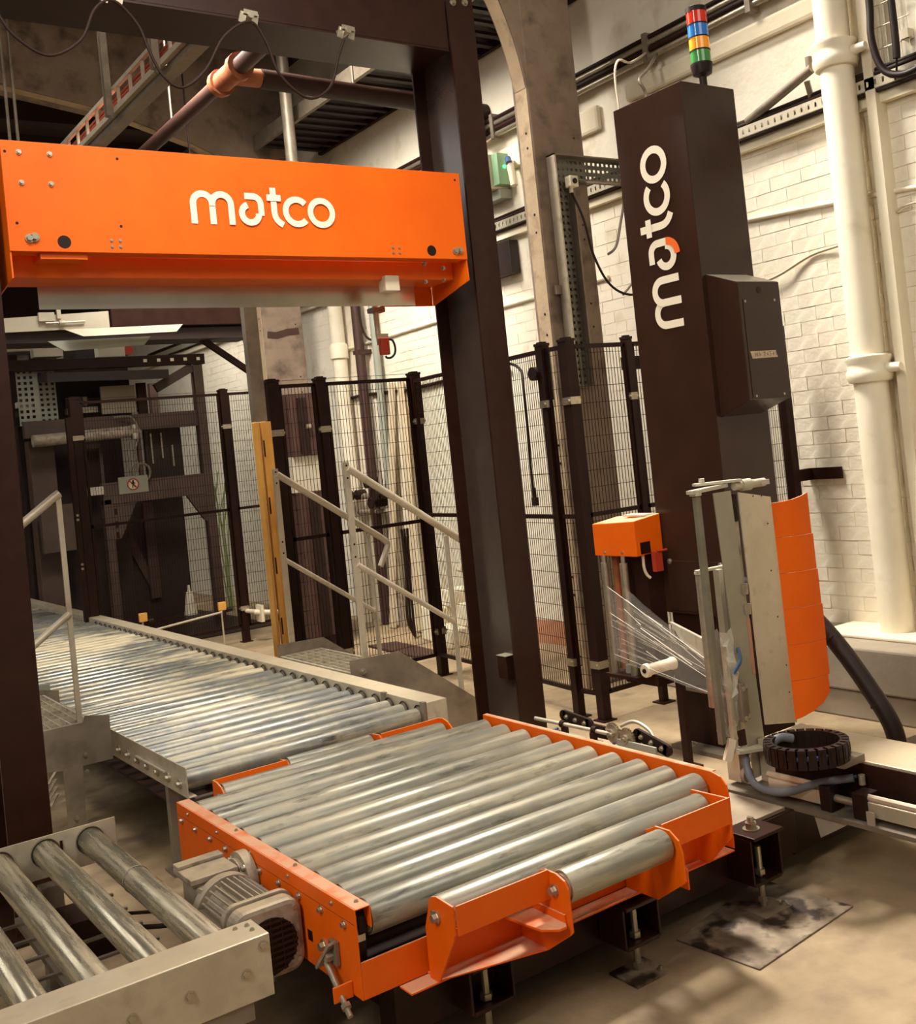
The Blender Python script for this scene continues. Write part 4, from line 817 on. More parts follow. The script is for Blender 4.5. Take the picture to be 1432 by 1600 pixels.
b = MB(); b.box(1.02, 1.10, 3.05, 3.16, .31, .37); b.build('terminal_box', CAST, t, bevel=.008)
b = MB(); b.cyl((1.215, 3.24, .405), (1.269, 3.235, .40), .006, n=8); b.cyl((1.20, 3.05, .275), (1.20, 3.05, .2), .012, n=8); b.build('stay', GALVD, t)
b = MB(); b.tube([(1.08, 3.36, .36), (1.0, 3.42, .36), (.9, 3.6, .33), (.8, 3.75, .3)], .006, n=6, sub=4); b.tube([(1.08, 3.33, .33), (.99, 3.38, .33), (.9, 3.5, .32)], .008, n=6, sub=4); b.build('cable', CABLE, t, smooth=60)

# ------------------------------------------------------------------ base frame under the turntable
t = thing('base_frame', 'black steel base frame with levelling feet under the orange turntable', 'frame', (2.2, 3.3, 0))
b = MB(); b.box(1.40, 3.10, 2.70, 2.80, .08, .235); b.build('front_beam', BLACK, t, bevel=.004)
b = MB(); b.box(1.40, 3.06, 2.80, 3.95, .14, .235); b.build('bed', DARK, t)
b = MB(); b.box(2.68, 3.065, 2.712, 3.95, .2355, .25); dk = b.build('deck_plate', DECK, t, bevel=.002)
b = MB(); b.box(3.10, 4.3, 2.72, 2.90, .06, .22); b.build('outrigger', BLACK, t, bevel=.004)
for x, y in ((2.98, 2.95), (2.9, 3.1)): inst('bolt', BOLTS, dk, (x, y, .25))
RODM = MB(); RODM.cyl((0, 0, -.004), (0, 0, .20), .011, n=10); RODM.cyl((0, 0, .105), (0, 0, .122), .019, n=6); RODM.cyl((0, 0, 0.012), (0, 0, .03), .017, n=6); RODM = RODM.mesh('threaded_rod', STEEL)
NUT = MB(); NUT.cyl((0, 0, 0), (0, 0, .004), .03, n=16); NUT.cyl((0, 0, .004), (0, 0, .024), .021, n=6); NUT.cyl((0, 0, .024), (0, 0, .042), .012, n=10); NUT = NUT.mesh('nut', STEEL)
for x, y, zt in ((2.80, 2.63, .268), (2.205, 2.62, .235), (1.665, 2.66, .235), (1.45, 3.9, .235)):
    b = MB(); b.box(x - .075, x + .075, y - .07, y + .075, zt - .012, zt); b.box(x - .075, x - .067, y - .05, y + .07, .10, zt - .012); b.box(x + .067, x + .075, y - .05, y + .07, .10, zt - .012)
    b.box(x - .067, x + .067, y + .06, y + .07, .10, zt - .012); b.box(x - .067, x + .067, y - .05, y + .07, .095, .108); br = b.build('leg_bracket', BLACK, t, bevel=.003)
    inst('threaded_rod', RODM, t, (x, y - .01, .006))
    if zt > .25: inst('nut', NUT, t, (x - .01, y, zt))
    b = MB(); b.box(x - .075, x + .065, y - .085, y + .045, 0, .008); fp = b.build('foot_plate', PLATE, t)
    inst('bolt', BOLT, fp, (x + .045, y - .06, .008))
b = MB(); b.prism([(2.428, 2.668, 0), (2.456, 2.342, 0), (2.99, 2.394, 0), (2.96, 2.78, 0)], (0, 0, .006))
fpl = b.build('floor_plate', PLATE, bevel=.002); tag(fpl, 'rusty square steel plate lying on the floor under the right foot', 'plate')
for o in t.children:      # the right foot stands on that plate
    if abs(o.location.x + 2.2 - 2.80) < .08 and o.name.split('.')[0] in ('threaded_rod',): o.location.z += .004

# ------------------------------------------------------------------ main roller conveyor, running away
t = thing('roller_conveyor', 'long galvanised roller conveyor covered in pale dust running to the back', 'conveyor', (2.06, 8.5, 0))
b = MB(); Y0, Y1 = 4.43, 13.2
b.box(2.612, 2.616, Y0, Y1, .385, .5); b.box(2.616, 2.73, Y0, Y1, .496, .5); b.box(2.726, 2.73, Y0, Y1, .385, .496); b.box(2.616, 2.726, Y0, Y0 + .004, .385, .496); b.build('side_rail', GALV, t, bevel=.0015)
b = MB(); b.box(1.452, 1.457, Y0 - .02, Y1, .375, .50); b.box(1.457, 1.49, Y0 - .02, Y1, .375, .38); b.build('side_rail', GALV, t, bevel=.0015)
RL = roller_mesh(1.13, .041, 'roller', ROLLD); RLS = roller_mesh(1.13, .041, 'roller', ROLLS)
HOOP = MB(); HOOP.tube([(0, .043 * math.cos(a), .043 * math.sin(a)) for a in [math.pi * i / 10 for i in range(11)]], .0035, n=6); HOOP = HOOP.mesh('roller_cap', RUBBER, smooth=60)
for k in range(63):
    y = 4.49 + .139 * k
    inst('roller', RLS if k < 8 else RL, t, (2.03, y, .432))
    if k < 40: inst('roller_cap', HOOP, t, (2.606, y, .44))
for k in range(10): inst('bolt', BOLTL, t, (1.452, 4.49 + .139 * k, .42), RX['-x'])
b = MB(); b.box(1.44, 1.451, 4.66, 5.05, .437, .444); b.build('spring_strip', ALU, t)
for ya in (4.43, 4.80):
    b = MB(); b.box(2.60, 2.618, ya, ya + .035, .40, .505); b.build('end_clip', GALVD, t)
for y in (4.70, 7.2, 9.8):
    for x in (1.50, 2.66):
        b = MB(); b.box(x - .04, x + .04, y - .02, y + .02, .0, .385); b.box(x - .06, x + .06, y - .06, y + .06, 0, .01); b.build('leg', GALVD, t)
    b = MB(); b.box(1.54, 2.62, y - .015, y + .015, .18, .22); b.build('cross_brace', GALVD, t)
b = MB()
for k in range(24): b.box(1.55, 2.6, 4.6 + k * .33, 4.64 + k * .33, .29, .31)
b.build('underside_slats', GALVD, t)
b = MB(); b.box(1.50, 2.60, 4.6, 13.0, .262, .268); b.build('light_block_pan', DARK, t)  # added dark pan, blocks light falling between the rollers
b = MB(); b.box(1.7, 1.73, 4.5, 12, .30, .34); b.box(2.3, 2.33, 4.5, 12, .30, .34); b.build('drive_rail', DARK, t)

# ------------------------------------------------------------------ near roller conveyor, bottom left corner
t = thing('short_roller_conveyor', 'galvanised cross conveyor with four bright rollers at the near left corner', 'conveyor', (.4, 3.36, 0))
b = MB(); b.box(-1.2, 1.06, 4.03, 4.034, .36, .50); b.box(-1.2, 1.06, 4.034, 4.07, .36, .364); b.build('side_rail', GALV, t, bevel=.001)
b = MB(); b.box(-1.2, 1.055, 2.68, 2.684, .345, .50); b.box(-1.2, 1.055, 2.684, 2.80, .496, .50); b.box(-1.2, 1.055, 2.796, 2.80, .40, .496); b.box(-1.2, 1.0, 2.684, 2.74, .345, .349); b.box(1.051, 1.055, 2.684, 2.796, .37, .496); b.build('side_rail', GALV, t, bevel=.003)
RN = roller_mesh(1.215, .041, 'roller', ROLLN)
for k in range(10): inst('roller', RN, t, (.968 - .148 * k, 3.415, .446), (0, 0, math.pi / 2))
for k in range(8):
    b = MB(); b.lathe([(.047, 0), (.047, .01), (.041, .01), (.041, 0)], (.968 - .148 * k, 4.018, .446), 'y', 24); b.build('bearing_collar', GALVD, t, smooth=40)
b = MB(); b.lathe([(.0425, -.004), (.0425, .004), (.041, .004)], (.968, 3.5, .446), 'y', 24); b.build('belt_ring', CAST, t, smooth=40)
for x, z in ((1.035, .475), (.985, .42), (.84, .42), (.70, .42)): inst('bolt', BOLTL, t, (x, 2.68, z), RX['-y'], (.8, .8, .45))
for x, y in ((1.03, 2.73), (1.03, 2.765), (1.0, 2.77)): inst('bolt', BOLTS, t, (x, y, .5))
b = MB(); b.box(.87, .878, 4.024, 4.03, .40, .47); b.build('slot', RUBBER, t)
b = MB(); b.box(1.04, 1.06, 4.035, 4.06, .41, .46); b.build('red_end_tab', RUST, t)
for x in (.82, -.8):
    for y in (2.75, 4.0):
        b = MB(); b.box(x - .035, x + .035, y - .03, y + .03, 0, .345); b.box(x - .06, x + .06, y - .06, y + .06, 0, .01); b.build('leg', GALVD, t)
b = MB(); b.box(.70, 1.0, 2.686, 2.72, .30, .344); b.build('foot_bracket', GALVD, t)
b = MB()
for k in range(9): b.box(.95 - k * .25, .97 - k * .25, 2.82, 4.0, .25, .27)
for k in range(7): b.box(-1.1, 1.0, 2.95 + k * .16, 2.965 + k * .16, .27, .278)
b.build('cable_basket', GALVD, t)
b = MB(); b.box(.75, .95, 3.62, 3.8, .20, .33); b.build('drive_box', DARK, t)

# ------------------------------------------------------------------ crossing stairs, right side
t = thing('right_crossing_stair', 'galvanised crossing steps with two handrails on the right of the conveyor', 'stairs', (3.1, 5.9, 0))
for y in (5.40, 6.35):
    b = MB(); b.prism([(2.735, y, .575), (3.05, y, .565), (3.53, y, .20), (3.53, y, .0), (3.30, y, .0), (2.80, y, .40), (2.735, y, .42)], (0, .006, 0)); b.build('stringer', GALVD, t)
    b = MB(); b.bar((2.845, y + .026, .42), (2.845, y + .026, 1.66), .012, .036, (1, 0, 0)); b.build('post', ALU, t)
    b = MB(); b.bar((3.455, y + .026, .06), (3.455, y + .026, 1.165), .04, .012, (1, 0, 0)); b.build('post', GALV, t)
    h = MB(); h.cyl((2.855, y + .026, 1.625), (3.54, y + .026, 1.14), .021, n=14); h.tube([(3.54, y + .026, 1.14), (3.585, y + .026, 1.10), (3.59, y + .026, 1.065), (3.525, y + .026, .945)], .02, n=12, sub=4); h.build('handrail', GALV, t, smooth=50)
    h = MB(); h.cyl((2.855, y + .026, 1.085), (3.455, y + .026, .655), .015, n=12); h.build('mid_rail', GALV, t, smooth=50)
    d = MB()
    for z in (1.64, 1.57, 1.2, 1.13): d.cyl((2.845, y + .0199, z), (2.845, y + .018, z), .006, n=8)
    d.build('bolt_hole', RUBBER, t)
def grating(name, x0, x1, y0, y1, z, par):
    b = MB(); b.box(x0, x1, y0, y0 + .004, z - .03, z); b.box(x0, x1, y1 - .004, y1, z - .03, z); b.box(x0, x0 + .012, y0, y1, z - .03, z); b.box(x1 - .012, x1, y0, y1, z - .03, z)
    n = int((y1 - y0) / .10)
    for i in range(1, n): b.box(x0, x1, y0 + i * (y1 - y0) / n - .002, y0 + i * (y1 - y0) / n + .002, z - .028, z - .001)
    m = int((x1 - x0) / .045)
    for i in range(1, m): b.box(x0 + i * (x1 - x0) / m - .002, x0 + i * (x1 - x0) / m + .002, y0, y1, z - .02, z - .002)
    return b.build(name, ALU, par)
grating('grating', 2.74, 3.02, 5.41, 6.345, .505, t); grating('tread', 3.04, 3.27, 5.41, 6.345, .36, t); grating('tread', 3.26, 3.49, 5.41, 6.345, .18, t)
inst('bolt', BOLTL, t, (2.81, 5.40, .50), RX['-y'])

# left side stair
t = thing('left_crossing_stair', 'galvanised crossing steps with grating and handrail left of the conveyor', 'stairs', (1.1, 5.9, 0))
for y in (5.40, 6.35):
    b = MB(); b.prism([(1.44, y, .578), (1.44, y, .37), (1.30, y, .37), (1.29, y, .0), (1.21, y, .0), (1.21, y, .37), (1.13, y, .38), (1.10, y, .18), (1.06, y, .18), (1.06, y, .40), (.70, y, .20), (.70, y, .30), (.98, y, .57), (1.32, y, .57), (1.33, y, .60)], (0, .006, 0)); b.build('stringer', GALVD, t)
    b = MB(); b.bar((1.31, y + .026, .37), (1.31, y + .026, 1.655), .012, .024, (1, 0, 0)); b.build('post', GALV, t)
    h = MB(); h.tube([(1.315, y + .02, 1.655), (1.29, y + .02, 1.64), (.58, y + .02, 1.13)], .020, n=12); h.build('handrail', GALV, t, smooth=50)
    h = MB(); h.cyl((1.31, y + .02, 1.085), (.70, y + .02, .655), .016, n=12); h.build('mid_rail', GALV, t, smooth=50)
    b = MB(); b.bar((.70, y + .026, .0), (.70, y + .026, 1.21), .012, .034, (1, 0, 0)); b.build('post', GALV, t)
grating('grating', 1.0, 1.36, 5.41, 6.345, .572, t); grating('tread', .80, 1.02, 5.41, 6.345, .30, t)
b = MB(); b.box(1.36, 1.40, 5.42, 6.34, .44, .50); b.build('edge_strip', DARK, t)
b = MB(); b.box(1.2, 1.40, 6.36, 6.37, .47, .62); b.build('far_kick_plate', GREYG, t)
for z in (.42, .34): inst('bolt', BOLT, t, (1.315, 5.40, z), RX['-y'])
inst('bolt', BOLT, t, (1.09, 5.40, .37), RX['-y']); inst('bolt', BOLT, t, (1.25, 5.40, .14), RX['-y'])
b = MB()
for k in range(4): b.bar((1.16, 5.5, .30 - .035 * k), (1.22, 5.6, .325 - .035 * k), .012, .006)
b.build('louvre', GALV, t)

# ------------------------------------------------------------------ safety fence
CLAMPM = MB(); CLAMPM.box(-.045, .045, -.045, .045, -.02, .02); CLAMPM.cyl((-.05, -.03, 0), (-.05, .0, 0), .012, n=8); CLAMPM = CLAMPM.mesh('clamp', STEEL)
def fence(name, label, posts, panels, z1, zmid, pitch=.024, fat=.066):
    x0, y0 = posts[0][:2]
    t = thing(name, label, 'fence', (x0, y0, 0), 'black mesh safety fences')
    for (x, y, f) in posts:
        b = MB(); b.box(x - f * .42, x + f * .42, y - f * .42, y + f * .42, 0, z1 - .36); b.box(x - f / 2, x + f / 2, y - f / 2, y + f / 2, z1 - .32, z1 + .01); b.box(x - f * .42, x + f * .42, y - f * .42, y + f * .42, z1 - .36, z1 - .32)
        b.box(x - f * .5, x + f * .5, y - f * .5, y + f * .5, .30, .36); b.box(x - .05, x + .05, y - .05, y + .05, 0, .008)
        p = b.build('post', FENCEB, t)
        b = MB(); b.box(x - f * .56, x + f * .56, y - f * .56, y + f * .56, z1 + .01, z1 + .026); b.box(x - f * .35, x + f * .35, y - f * .35, y + f * .35, z1 + .026, z1 + .035); b.build('cap', FENCEB, p)
        for z in (z1 - .34, .33):
            b = MB(); b.box(x - f * .54, x + f * .54, y - f * .54, y + f * .54, z - .022, z + .022); b.cyl((x - f * .7, y - f * .3, z), (x + f * .7, y - f * .3, z), .009, n=8); b.build('clamp', STEEL, p)
    for (xa, ya), (xc, yc) in panels:
        A = Vector((xa, ya, 0)); B = Vector((xc, yc, 0)); d = (B - A); L = d.length; d.normalize()
        pt = lambda s, z: (A.x + d.x * s, A.y + d.y * s, z)
        b = MB()
        for z in (z1 - .02, zmid, .16): b.bar(pt(0, z), pt(L, z), .02, .026)
        for s in (0.012, L - .012): b.bar(pt(s, .16), pt(s, z1 - .02), .02, .02, (0, 1, 0) if abs(d.x) > abs(d.y) else (1, 0, 0))
        b.build('panel_frame', FENCEB, t)
        b = MB(); n = max(int(L / pitch), 1)
        for i in range(1, n): b.cyl(pt(L * i / n, .16), pt(L * i / n, z1 - .02), .0021, n=4, cap=False)
        z = .16
        while z < z1 - .06:
            z += .1; b.cyl(pt(0, z), pt(L, z), .0021, n=4, cap=False)
        stuff(b.build('wire_mesh', FENCEB, t))
    return t
fr = fence('safety_fence', 'black wire mesh fence with twin corner posts behind the film carriage', [(4.10, 4.92, .07), (4.075, 5.12, .062), (4.58, 4.92, .05)],
           [((4.085, 4.95), (4.075, 5.10)), ((4.08, 5.15), (4.26, 6.92)), ((4.14, 4.92), (4.56, 4.92)), ((4.61, 4.92), (5.36, 4.92))], 2.22, 1.2)
b = MB(); b.cyl((4.02, 5.17, 2.07), (4.05, 5.17, 2.07), .042, n=18); b.cyl((4.045, 5.17, 2.07), (4.07, 5.16, 2.07), .03, n=16); b.build('roller_catch', RUBBER, fr, smooth=40)
b = MB(); b.box(4.62, 5.392, 4.97, 5.03, 2.05, 2.13); b.build('wall_strut', FENCEB, fr)
fence('safety_fence', 'black wire mesh fence across the hall behind the right crossing stair', [(4.28, 6.95, .075), (3.50, 6.95, .07), (3.13, 6.95, .085)],
      [((4.24, 6.95), (3.54, 6.95)), ((3.46, 6.95), (3.18, 6.95))], 2.24, 1.16)
fl = fence('safety_fence', 'black wire mesh fence at the far left in front of the grey palletiser', [(2.67, 10.2, .09), (4.08, 10.2, .075)],
      [((2.72, 10.2), (4.04, 10.2)), ((4.12, 10.2), (4.53, 10.2))], 2.45, 1.30)
b = MB(); b.box(2.58, 2.625, 10.15, 10.2, 0, 2.3); b.build('door_post', FENCEB, fl)
b = MB()
for z in (1.42, 1.38, .98, .94): b.cyl((2.60, 10.15, z), (2.60, 10.145, z), .012, n=8)
b.build('hinge_screws', STEEL, fl)
# fence end by the wall, right of the tower
t = thing('fence_end_post', 'black fence end post bracketed to the wall right of the tower', 'fence', (5.22, 4.28, 0))
b = MB(); b.box(5.19, 5.25, 4.25, 4.31, .39, 2.2); b.build('post', FENCEB, t)
b = MB(); b.box(5.251, 5.393, 4.26, 4.30, 1.26, 1.33); b.box(5.374, 5.3925, 4.05, 4.26, 1.26, 1.33); b.build('wall_bracket', FENCEB, t)
b = MB()
for i in range(8): b.cyl((5.06 + i * .02, 4.29, .45), (5.06 + i * .02, 4.29, 2.2), .0016, n=4)
for k in range(17): b.cyl((5.05, 4.29, .5 + k * .1), (5.19, 4.29, .5 + k * .1), .0016, n=4)
stuff(b.build('wire_mesh', FENCEB, t))
# no pedestrian sign on the far fence
t = thing('warning_sign', 'grey green no pedestrians sign with red circle on the far fence', 'sign', (3.12, 10.15, 1.58))
b = MB(); b.box(2.985, 3.255, 10.145, 10.15, 1.565, 1.72); b.build('plate', GREYG, t, bevel=.004)
b = MB(); b.cyl((3.115, 10.1449, 1.645), (3.115, 10.144, 1.645), .055, n=28); b.build('white_disc', CREAM, t)
SR = mat('sign_red', '#9C2A1C', rough=.5)
b = MB(); b.ribbon(arc(0, 0, .05, 0, 345, 24), .011, True); b.ribbon([(-.036, .036), (.036, -.036)], .010); b.xf(Matrix(((1, 0, 0, 3.115), (0, 0, -1, 10.1432), (0, 1, 0, 1.645), (0, 0, 0, 1)))).build('red_circle', SR, t)
b = MB(); b.ribbon(arc(.002, .03, .005, 0, 330, 10), .009, True); b.ribbon([(.0, .022), (.002, .0)], .018); b.ribbon([(.0, .0), (-.010, -.03)], .008); b.ribbon([(.002, .0), (.008, -.014), (.016, -.03)], .008); b.ribbon([(.0, .018), (-.018, .004)], .006); b.ribbon([(.0, .018), (.018, .006)], .006)
b.xf(Matrix(((1, 0, 0, 3.115), (0, 0, -1, 10.1436), (0, 1, 0, 1.645), (0, 0, 0, 1)))).build('walking_figure', RUBBER, t)
# cable with plug hanging on the fence
b = MB(); b.tube([(4.15, 5.75, 2.10), (4.13, 5.55, 2.17), (4.10, 5.38, 2.11), (4.06, 5.32, 1.98), (4.06, 5.32, 1.80), (4.06, 5.33, 1.55), (4.06, 5.33, 1.36)], .009, n=8, sub=5); b.box(4.05, 4.08, 5.31, 5.345, 1.27, 1.32); b.cyl((4.065, 5.33, 1.30), (4.065, 5.33, 1.38), .014, n=10)
tag(b.build('hanging_cable', CABLE, smooth=60), 'black cable with a plug hanging down the mesh left of the twin posts', 'cable')

# ------------------------------------------------------------------ yellow guarded upright
t = thing('yellow_guard_post', 'yellow steel guard post below a galvanised upright behind the conveyor', 'post', (2.97, 6.8, 0))
b = MB(); b.box(2.925, 2.945, 6.78, 6.86, 0, 1.98); b.box(2.955, 2.985, 6.77, 6.80, 0, 1.98); b.box(2.945, 2.955, 6.80, 6.86, 0, 1.98); b.box(2.985, 3.035, 6.79, 6.80, 0, 1.98); b.box(2.985, 2.995, 6.80, 6.86, 0, 1.98); b.build('guard', YELLOW, t, bevel=.004)
b = MB()
for z in (1.80, 1.42, 1.02, .62): b.box(2.957, 2.967, 6.768, 6.7699, z - .055, z + .055)
b.build('slot', CABLE, t)
b = MB(); b.box(3.036, 3.046, 6.78, 6.86, 0, 1.62); b.build('edge_channel', GALV, t)
b = MB(); b.box(2.93, 3.0, 6.81, 6.87, 1.985, 2.95); b.box(3.0, 3.03, 6.83, 6.86, 1.985, 2.95); b.build('upright', GALVD, t)

# laser sensor stands in front of the far fence
for i, (x, y, h, lb) in enumerate(((3.78, 10.0, .40, 'thin sensor stand with amber reflector at right in front of far fence'), (3.05, 10.05, .42, 'thin sensor stand with amber reflector at left behind conveyor rail'))):
    t = thing('sensor_stand', lb, 'sensor', (x, y, 0), 'amber headed sensor stands')
    b = MB(); b.cyl((x, y, 0), (x, y, h), .009, n=8); b.cyl((x, y, 0), (x, y, .008), .03, n=12); b.build('rod', ALU, t)
    b = MB(); b.box(x - .03, x + .045, y - .02, y + .01, h - .03, h + .05); b.build('amber_head', YELLOW, t, bevel=.006)
    b = MB(); b.cyl((x + .05, y, h - .035), (x + .10, y, h - .03), .02, n=10); b.build('sensor', RUBBER, t, smooth=40)
b = MB(); b.cyl((3.07, 10.0, .30), (3.77, 9.96, .36), .010, n=8); tag(b.build('light_rod', ALU), 'thin pale rod between the two amber headed sensor stands', 'rod')
b = MB(); b.cyl((4.1, 10.165, .30), (4.12, 9.98, .30), .022, n=12); b.cyl((4.10, 9.99, .30), (4.36, 9.90, .26), .025, n=12); b.box(4.14, 4.17, 9.92, 10.04, .2, .36); b.cyl((4.34, 9.905, 0), (4.34, 9.905, .26), .02, n=12); tag(b.build('white_coupling', CREAM), 'white pipe stub with square flange beside the far fence post', 'pipe')

# ------------------------------------------------------------------ gripper mechanism beside the table
t = thing('film_gripper', 'small film gripper with toothed wheels and black arms behind the orange table', 'machine', (3.06, 3.7, 0))
b = MB(); b.box(2.98, 3.12, 3.30, 3.75, 0, .012); b.box(3.05, 3.06, 3.36, 3.60, .012, .36); b.prism([(3.04, 3.30, .012), (3.04, 3.30, .24), (3.04, 3.38, .33), (3.04, 3.60, .33), (3.04, 3.75, .012)], (.008, 0, 0)); b.build('stand_plate', GREYG, t)
b = MB(); b.cyl((3.005, 4.11, .385), (3.05, 3.62, .375), .009, n=10); b.build('guide_rod', ALU, t, smooth=40)
for y in (3.93, 3.73):
    b = MB(); b.cyl((3.022 if y > 3.8 else 3.04, y + .01, .381), (3.024 if y > 3.8 else 3.042, y - .012, .38), .017, n=12); b.box(3.02, 3.045, y - .012, y + .012, .2, .37); b.build('rod_support', DARK, t)
b = MB(); b.box(3.03, 3.06, 3.70, 3.96, .28, .335); b.build('air_cylinder', ALU, t, bevel=.004)
b = MB(); b.cyl((3.05, 3.70, .30), (3.05, 3.98, .30), .02, n=10); b.build('base_tube', GALVD, t)
for (y0, y1, z0, z1) in ((4.0, 3.82, .375, .36), (3.50, 3.33, .365, .325)):
    b = MB(); b.bar((3.09, y0, z0 + .02), (3.09, y1, z1 + .02), .014, .05, (0, 0, 1)); b.cyl((3.083, y0, z0 + .02), (3.097, y0, z0 + .02), .025, n=14); b.cyl((3.083, y1, z1 + .02), (3.097, y1, z1 + .02), .025, n=14); ar = b.build('arm', RUBBER, t)
    for s in (.15, .5, .85): inst('bolt', BOLT, ar, (3.083, y0 + (y1 - y0) * s, z0 + (z1 - z0) * s + .02), RX['-x'])
b = MB(); b.box(3.085, 3.10, 3.50, 3.82, .33, .385); b.build('link_bar', DARK, t)
for (y, z) in ((3.635, .375), (3.545, .365)):
    b = MB(); b.cyl((3.072, y, z), (3.06, y, z), .040, n=24)
    for k in range(24):
        a = 2 * math.pi * k / 24; b.box(3.062, 3.070, y + .043 * math.cos(a) - .004, y + .043 * math.cos(a) + .004, z + .043 * math.sin(a) - .004, z + .043 * math.sin(a) + .004)
    b.cyl((3.06, y, z), (3.045, y, z), .02, n=12); b.cyl((3.045, y, z), (3.035, y, z), .01, n=8); b.build('toothed_wheel', STEEL, t)
b = MB(); b.cyl((3.05, 3.635, .30), (3.05, 3.62, .25), .012, n=8); b.cyl((3.03, 3.59, .33), (3.03, 3.57, .31), .02, n=12); b.build('knuckle', STEEL, t, smooth=40)
b = MB(); b.tube([(3.10, 3.62, .40), (3.12, 3.55, .425), (3.12, 3.46, .40), (3.11, 3.42, .36)], .008, n=8, sub=5); b.build('hoop', ALU, t, smooth=60)
b = MB(); b.tube([(2.98, 4.06, .30), (2.99, 4.0, .34), (3.01, 3.95, .36)], .006, n=6, sub=4); b.tube([(2.99, 4.06, .29), (3.0, 4.0, .325), (3.02, 3.95, .345)], .006, n=6, sub=4); b.tube([(3.05, 3.62, .34), (3.05, 3.62, .2)], .007, n=6); b.build('blue_tube', BLUE, t, smooth=60)

# ------------------------------------------------------------------ palletiser behind the far fence
t = thing('palletiser', 'large grey brown palletiser portal with rollers and dark panels behind far fence', 'machine', (3.8, 12.6, 0))
for x0, x1, zt in ((4.60, 4.71, 2.95), (3.44, 3.53, 1.5)):
    b = MB(); b.box(x0, x1, 12.3, 12.42, 0, zt); b.build('leg', MACH, t, bevel=.006)
for x0, y0 in ((2.76, 13.3), (4.60, 13.9)):
    b = MB(); b.box(x0, x0 + .1, y0, y0 + .1, 0, 2.9); b.build('leg', MACH, t)
b = MB(); b.box(3.44, 4.60, 12.3, 12.40, 1.44, 1.68); b.build('cross_beam', MACH, t, bevel=.004)
b = MB(); b.box(2.7, 4.60, 12.32, 12.42, 2.24, 2.42); b.build('cross_beam', MACH, t, bevel=.004)
b = MB(); b.box(2.5, 4.74, 12.28, 12.36, 2.955, 3.075); tb = b.build('top_rail', DARK, t, bevel=.004)
b = MB()
for k in range(5): b.box(4.02 + k * .155, 4.06 + k * .155, 12.275, 12.2799, 3.0, 3.035)
b.build('slot', CREAM, tb)
b = MB(); b.prism([(2.9, 12.0, 2.80), (4.20, 12.0, 2.78), (4.50, 12.9, 2.86), (2.9, 12.9, 2.88)], (0, 0, .10)); b.build('upper_deck', MACHD, t)
b = MB(); b.bar((4.15, 12.35, 2.70), (4.60, 12.35, 2.93), .06, .10); b.build('deck_arm', MACH, t)
for pts in ([(3.53, 12.31, 1.44), (3.53, 12.31, 1.05), (3.60, 12.31, 1.05), (3.80, 12.31, 1.44)], [(4.60, 12.31, 1.44), (4.60, 12.31, 1.12), (4.56, 12.31, 1.15), (4.38, 12.31, 1.44)]):
    b = MB(); b.prism(pts, (0, .05, 0)); b.build('gusset', MACH, t)
b = MB()
for z in (1.36, 1.22, 1.10): b.box(3.55, 3.58, 12.305, 12.3099, z - .04, z + .03)
b.build('gusset_slot', RUBBER, t)
b = MB(); b.cyl((2.75, 12.22, 2.20), (3.78, 12.22, 2.225), .065, n=18); b.cyl((3.78, 12.22, 2.225), (3.88, 12.22, 2.23), .03, n=12); b.build('roller', CAST, t, smooth=40)
b = MB(); b.box(3.80, 3.86, 12.2, 12.3, 2.14, 2.30); b.build('bearing_block', PGREY, t)
b = MB(); b.box(3.90, 3.945, 12.40, 12.45, 1.68, 2.24); b.build('upright', MACH, t)
b = MB(); b.box(4.05, 4.48, 12.6, 12.66, 1.66, 2.36); pn = b.build('window_panel', MACHD, t)
b = MB()
for x, z0, z1 in ((4.12, 1.85, 2.2), (4.24, 1.9, 2.2), (4.36, 1.8, 2.05)): b.cyl((x, 12.59, z0), (x, 12.59, z1), .012, n=8)
b.build('glint_rod', STEEL, pn)
b = MB(); b.box(3.55, 3.93, 12.40, 12.44, 2.45, 2.76); b.build('grey_panel', GREYP, t)
b = MB(); b.box(3.96, 4.06, 12.40, 12.46, 2.42, 2.78); b.build('stub_post', DARK, t)
b = MB(); b.box(2.78, 3.9, 13.0, 13.1, 0, 2.75); b.build('added_dark_backing', MACHD, t)  # added dark backing sheets that darken the machine's interior
b = MB(); b.box(3.55, 4.64, 13.2, 13.3, 0.01, 1.46); b.build('added_dark_backing', MACHD, t)
b = MB(); b.prism([(3.7, 13.15, 1.4), (3.85, 13.15, 1.4), (4.2, 13.15, .4), (4.12, 13.15, .4)], (0, .03, 0)); b.box(4.12, 4.24, 13.12, 13.18, .25, 1.4); b.build('inner_brace', BROWNP, t)
b = MB(); b.box(2.9, 4.72, 10.9, 13.2, 0, .008); b.build('base_plate', DARK, t)  # added dark sheet that makes the floor here dark
b = MB(); b.box(3.25, 3.50, 12.55, 12.60, 1.66, 2.05); b.build('side_door', DARK, t)
b = MB(); b.box(3.22, 3.25, 12.5, 12.6, 1.6, 2.1); b.box(3.5, 3.53, 12.5, 12.6, 1.6, 2.1); b.box(3.22, 3.53, 12.5, 12.6, 2.08, 2.13); b.build('door_frame', MACH, t)
b = MB(); b.box(3.14, 3.44, 12.25, 12.35, 1.56, 1.65); b.build('white_box', PGREY, t, bevel=.004)
b = MB(); b.box(2.78, 3.2, 12.3, 12.4, 1.0, 1.5); b.build('left_cover', MACH, t)
b = MB(); b.tube([(3.62, 12.25, 2.40), (3.80, 12.2, 2.38), (3.86, 12.2, 2.2), (3.80, 12.2, 2.0), (3.82, 12.2, 1.85), (3.80, 12.2, 1.75)], .012, n=6, sub=6)
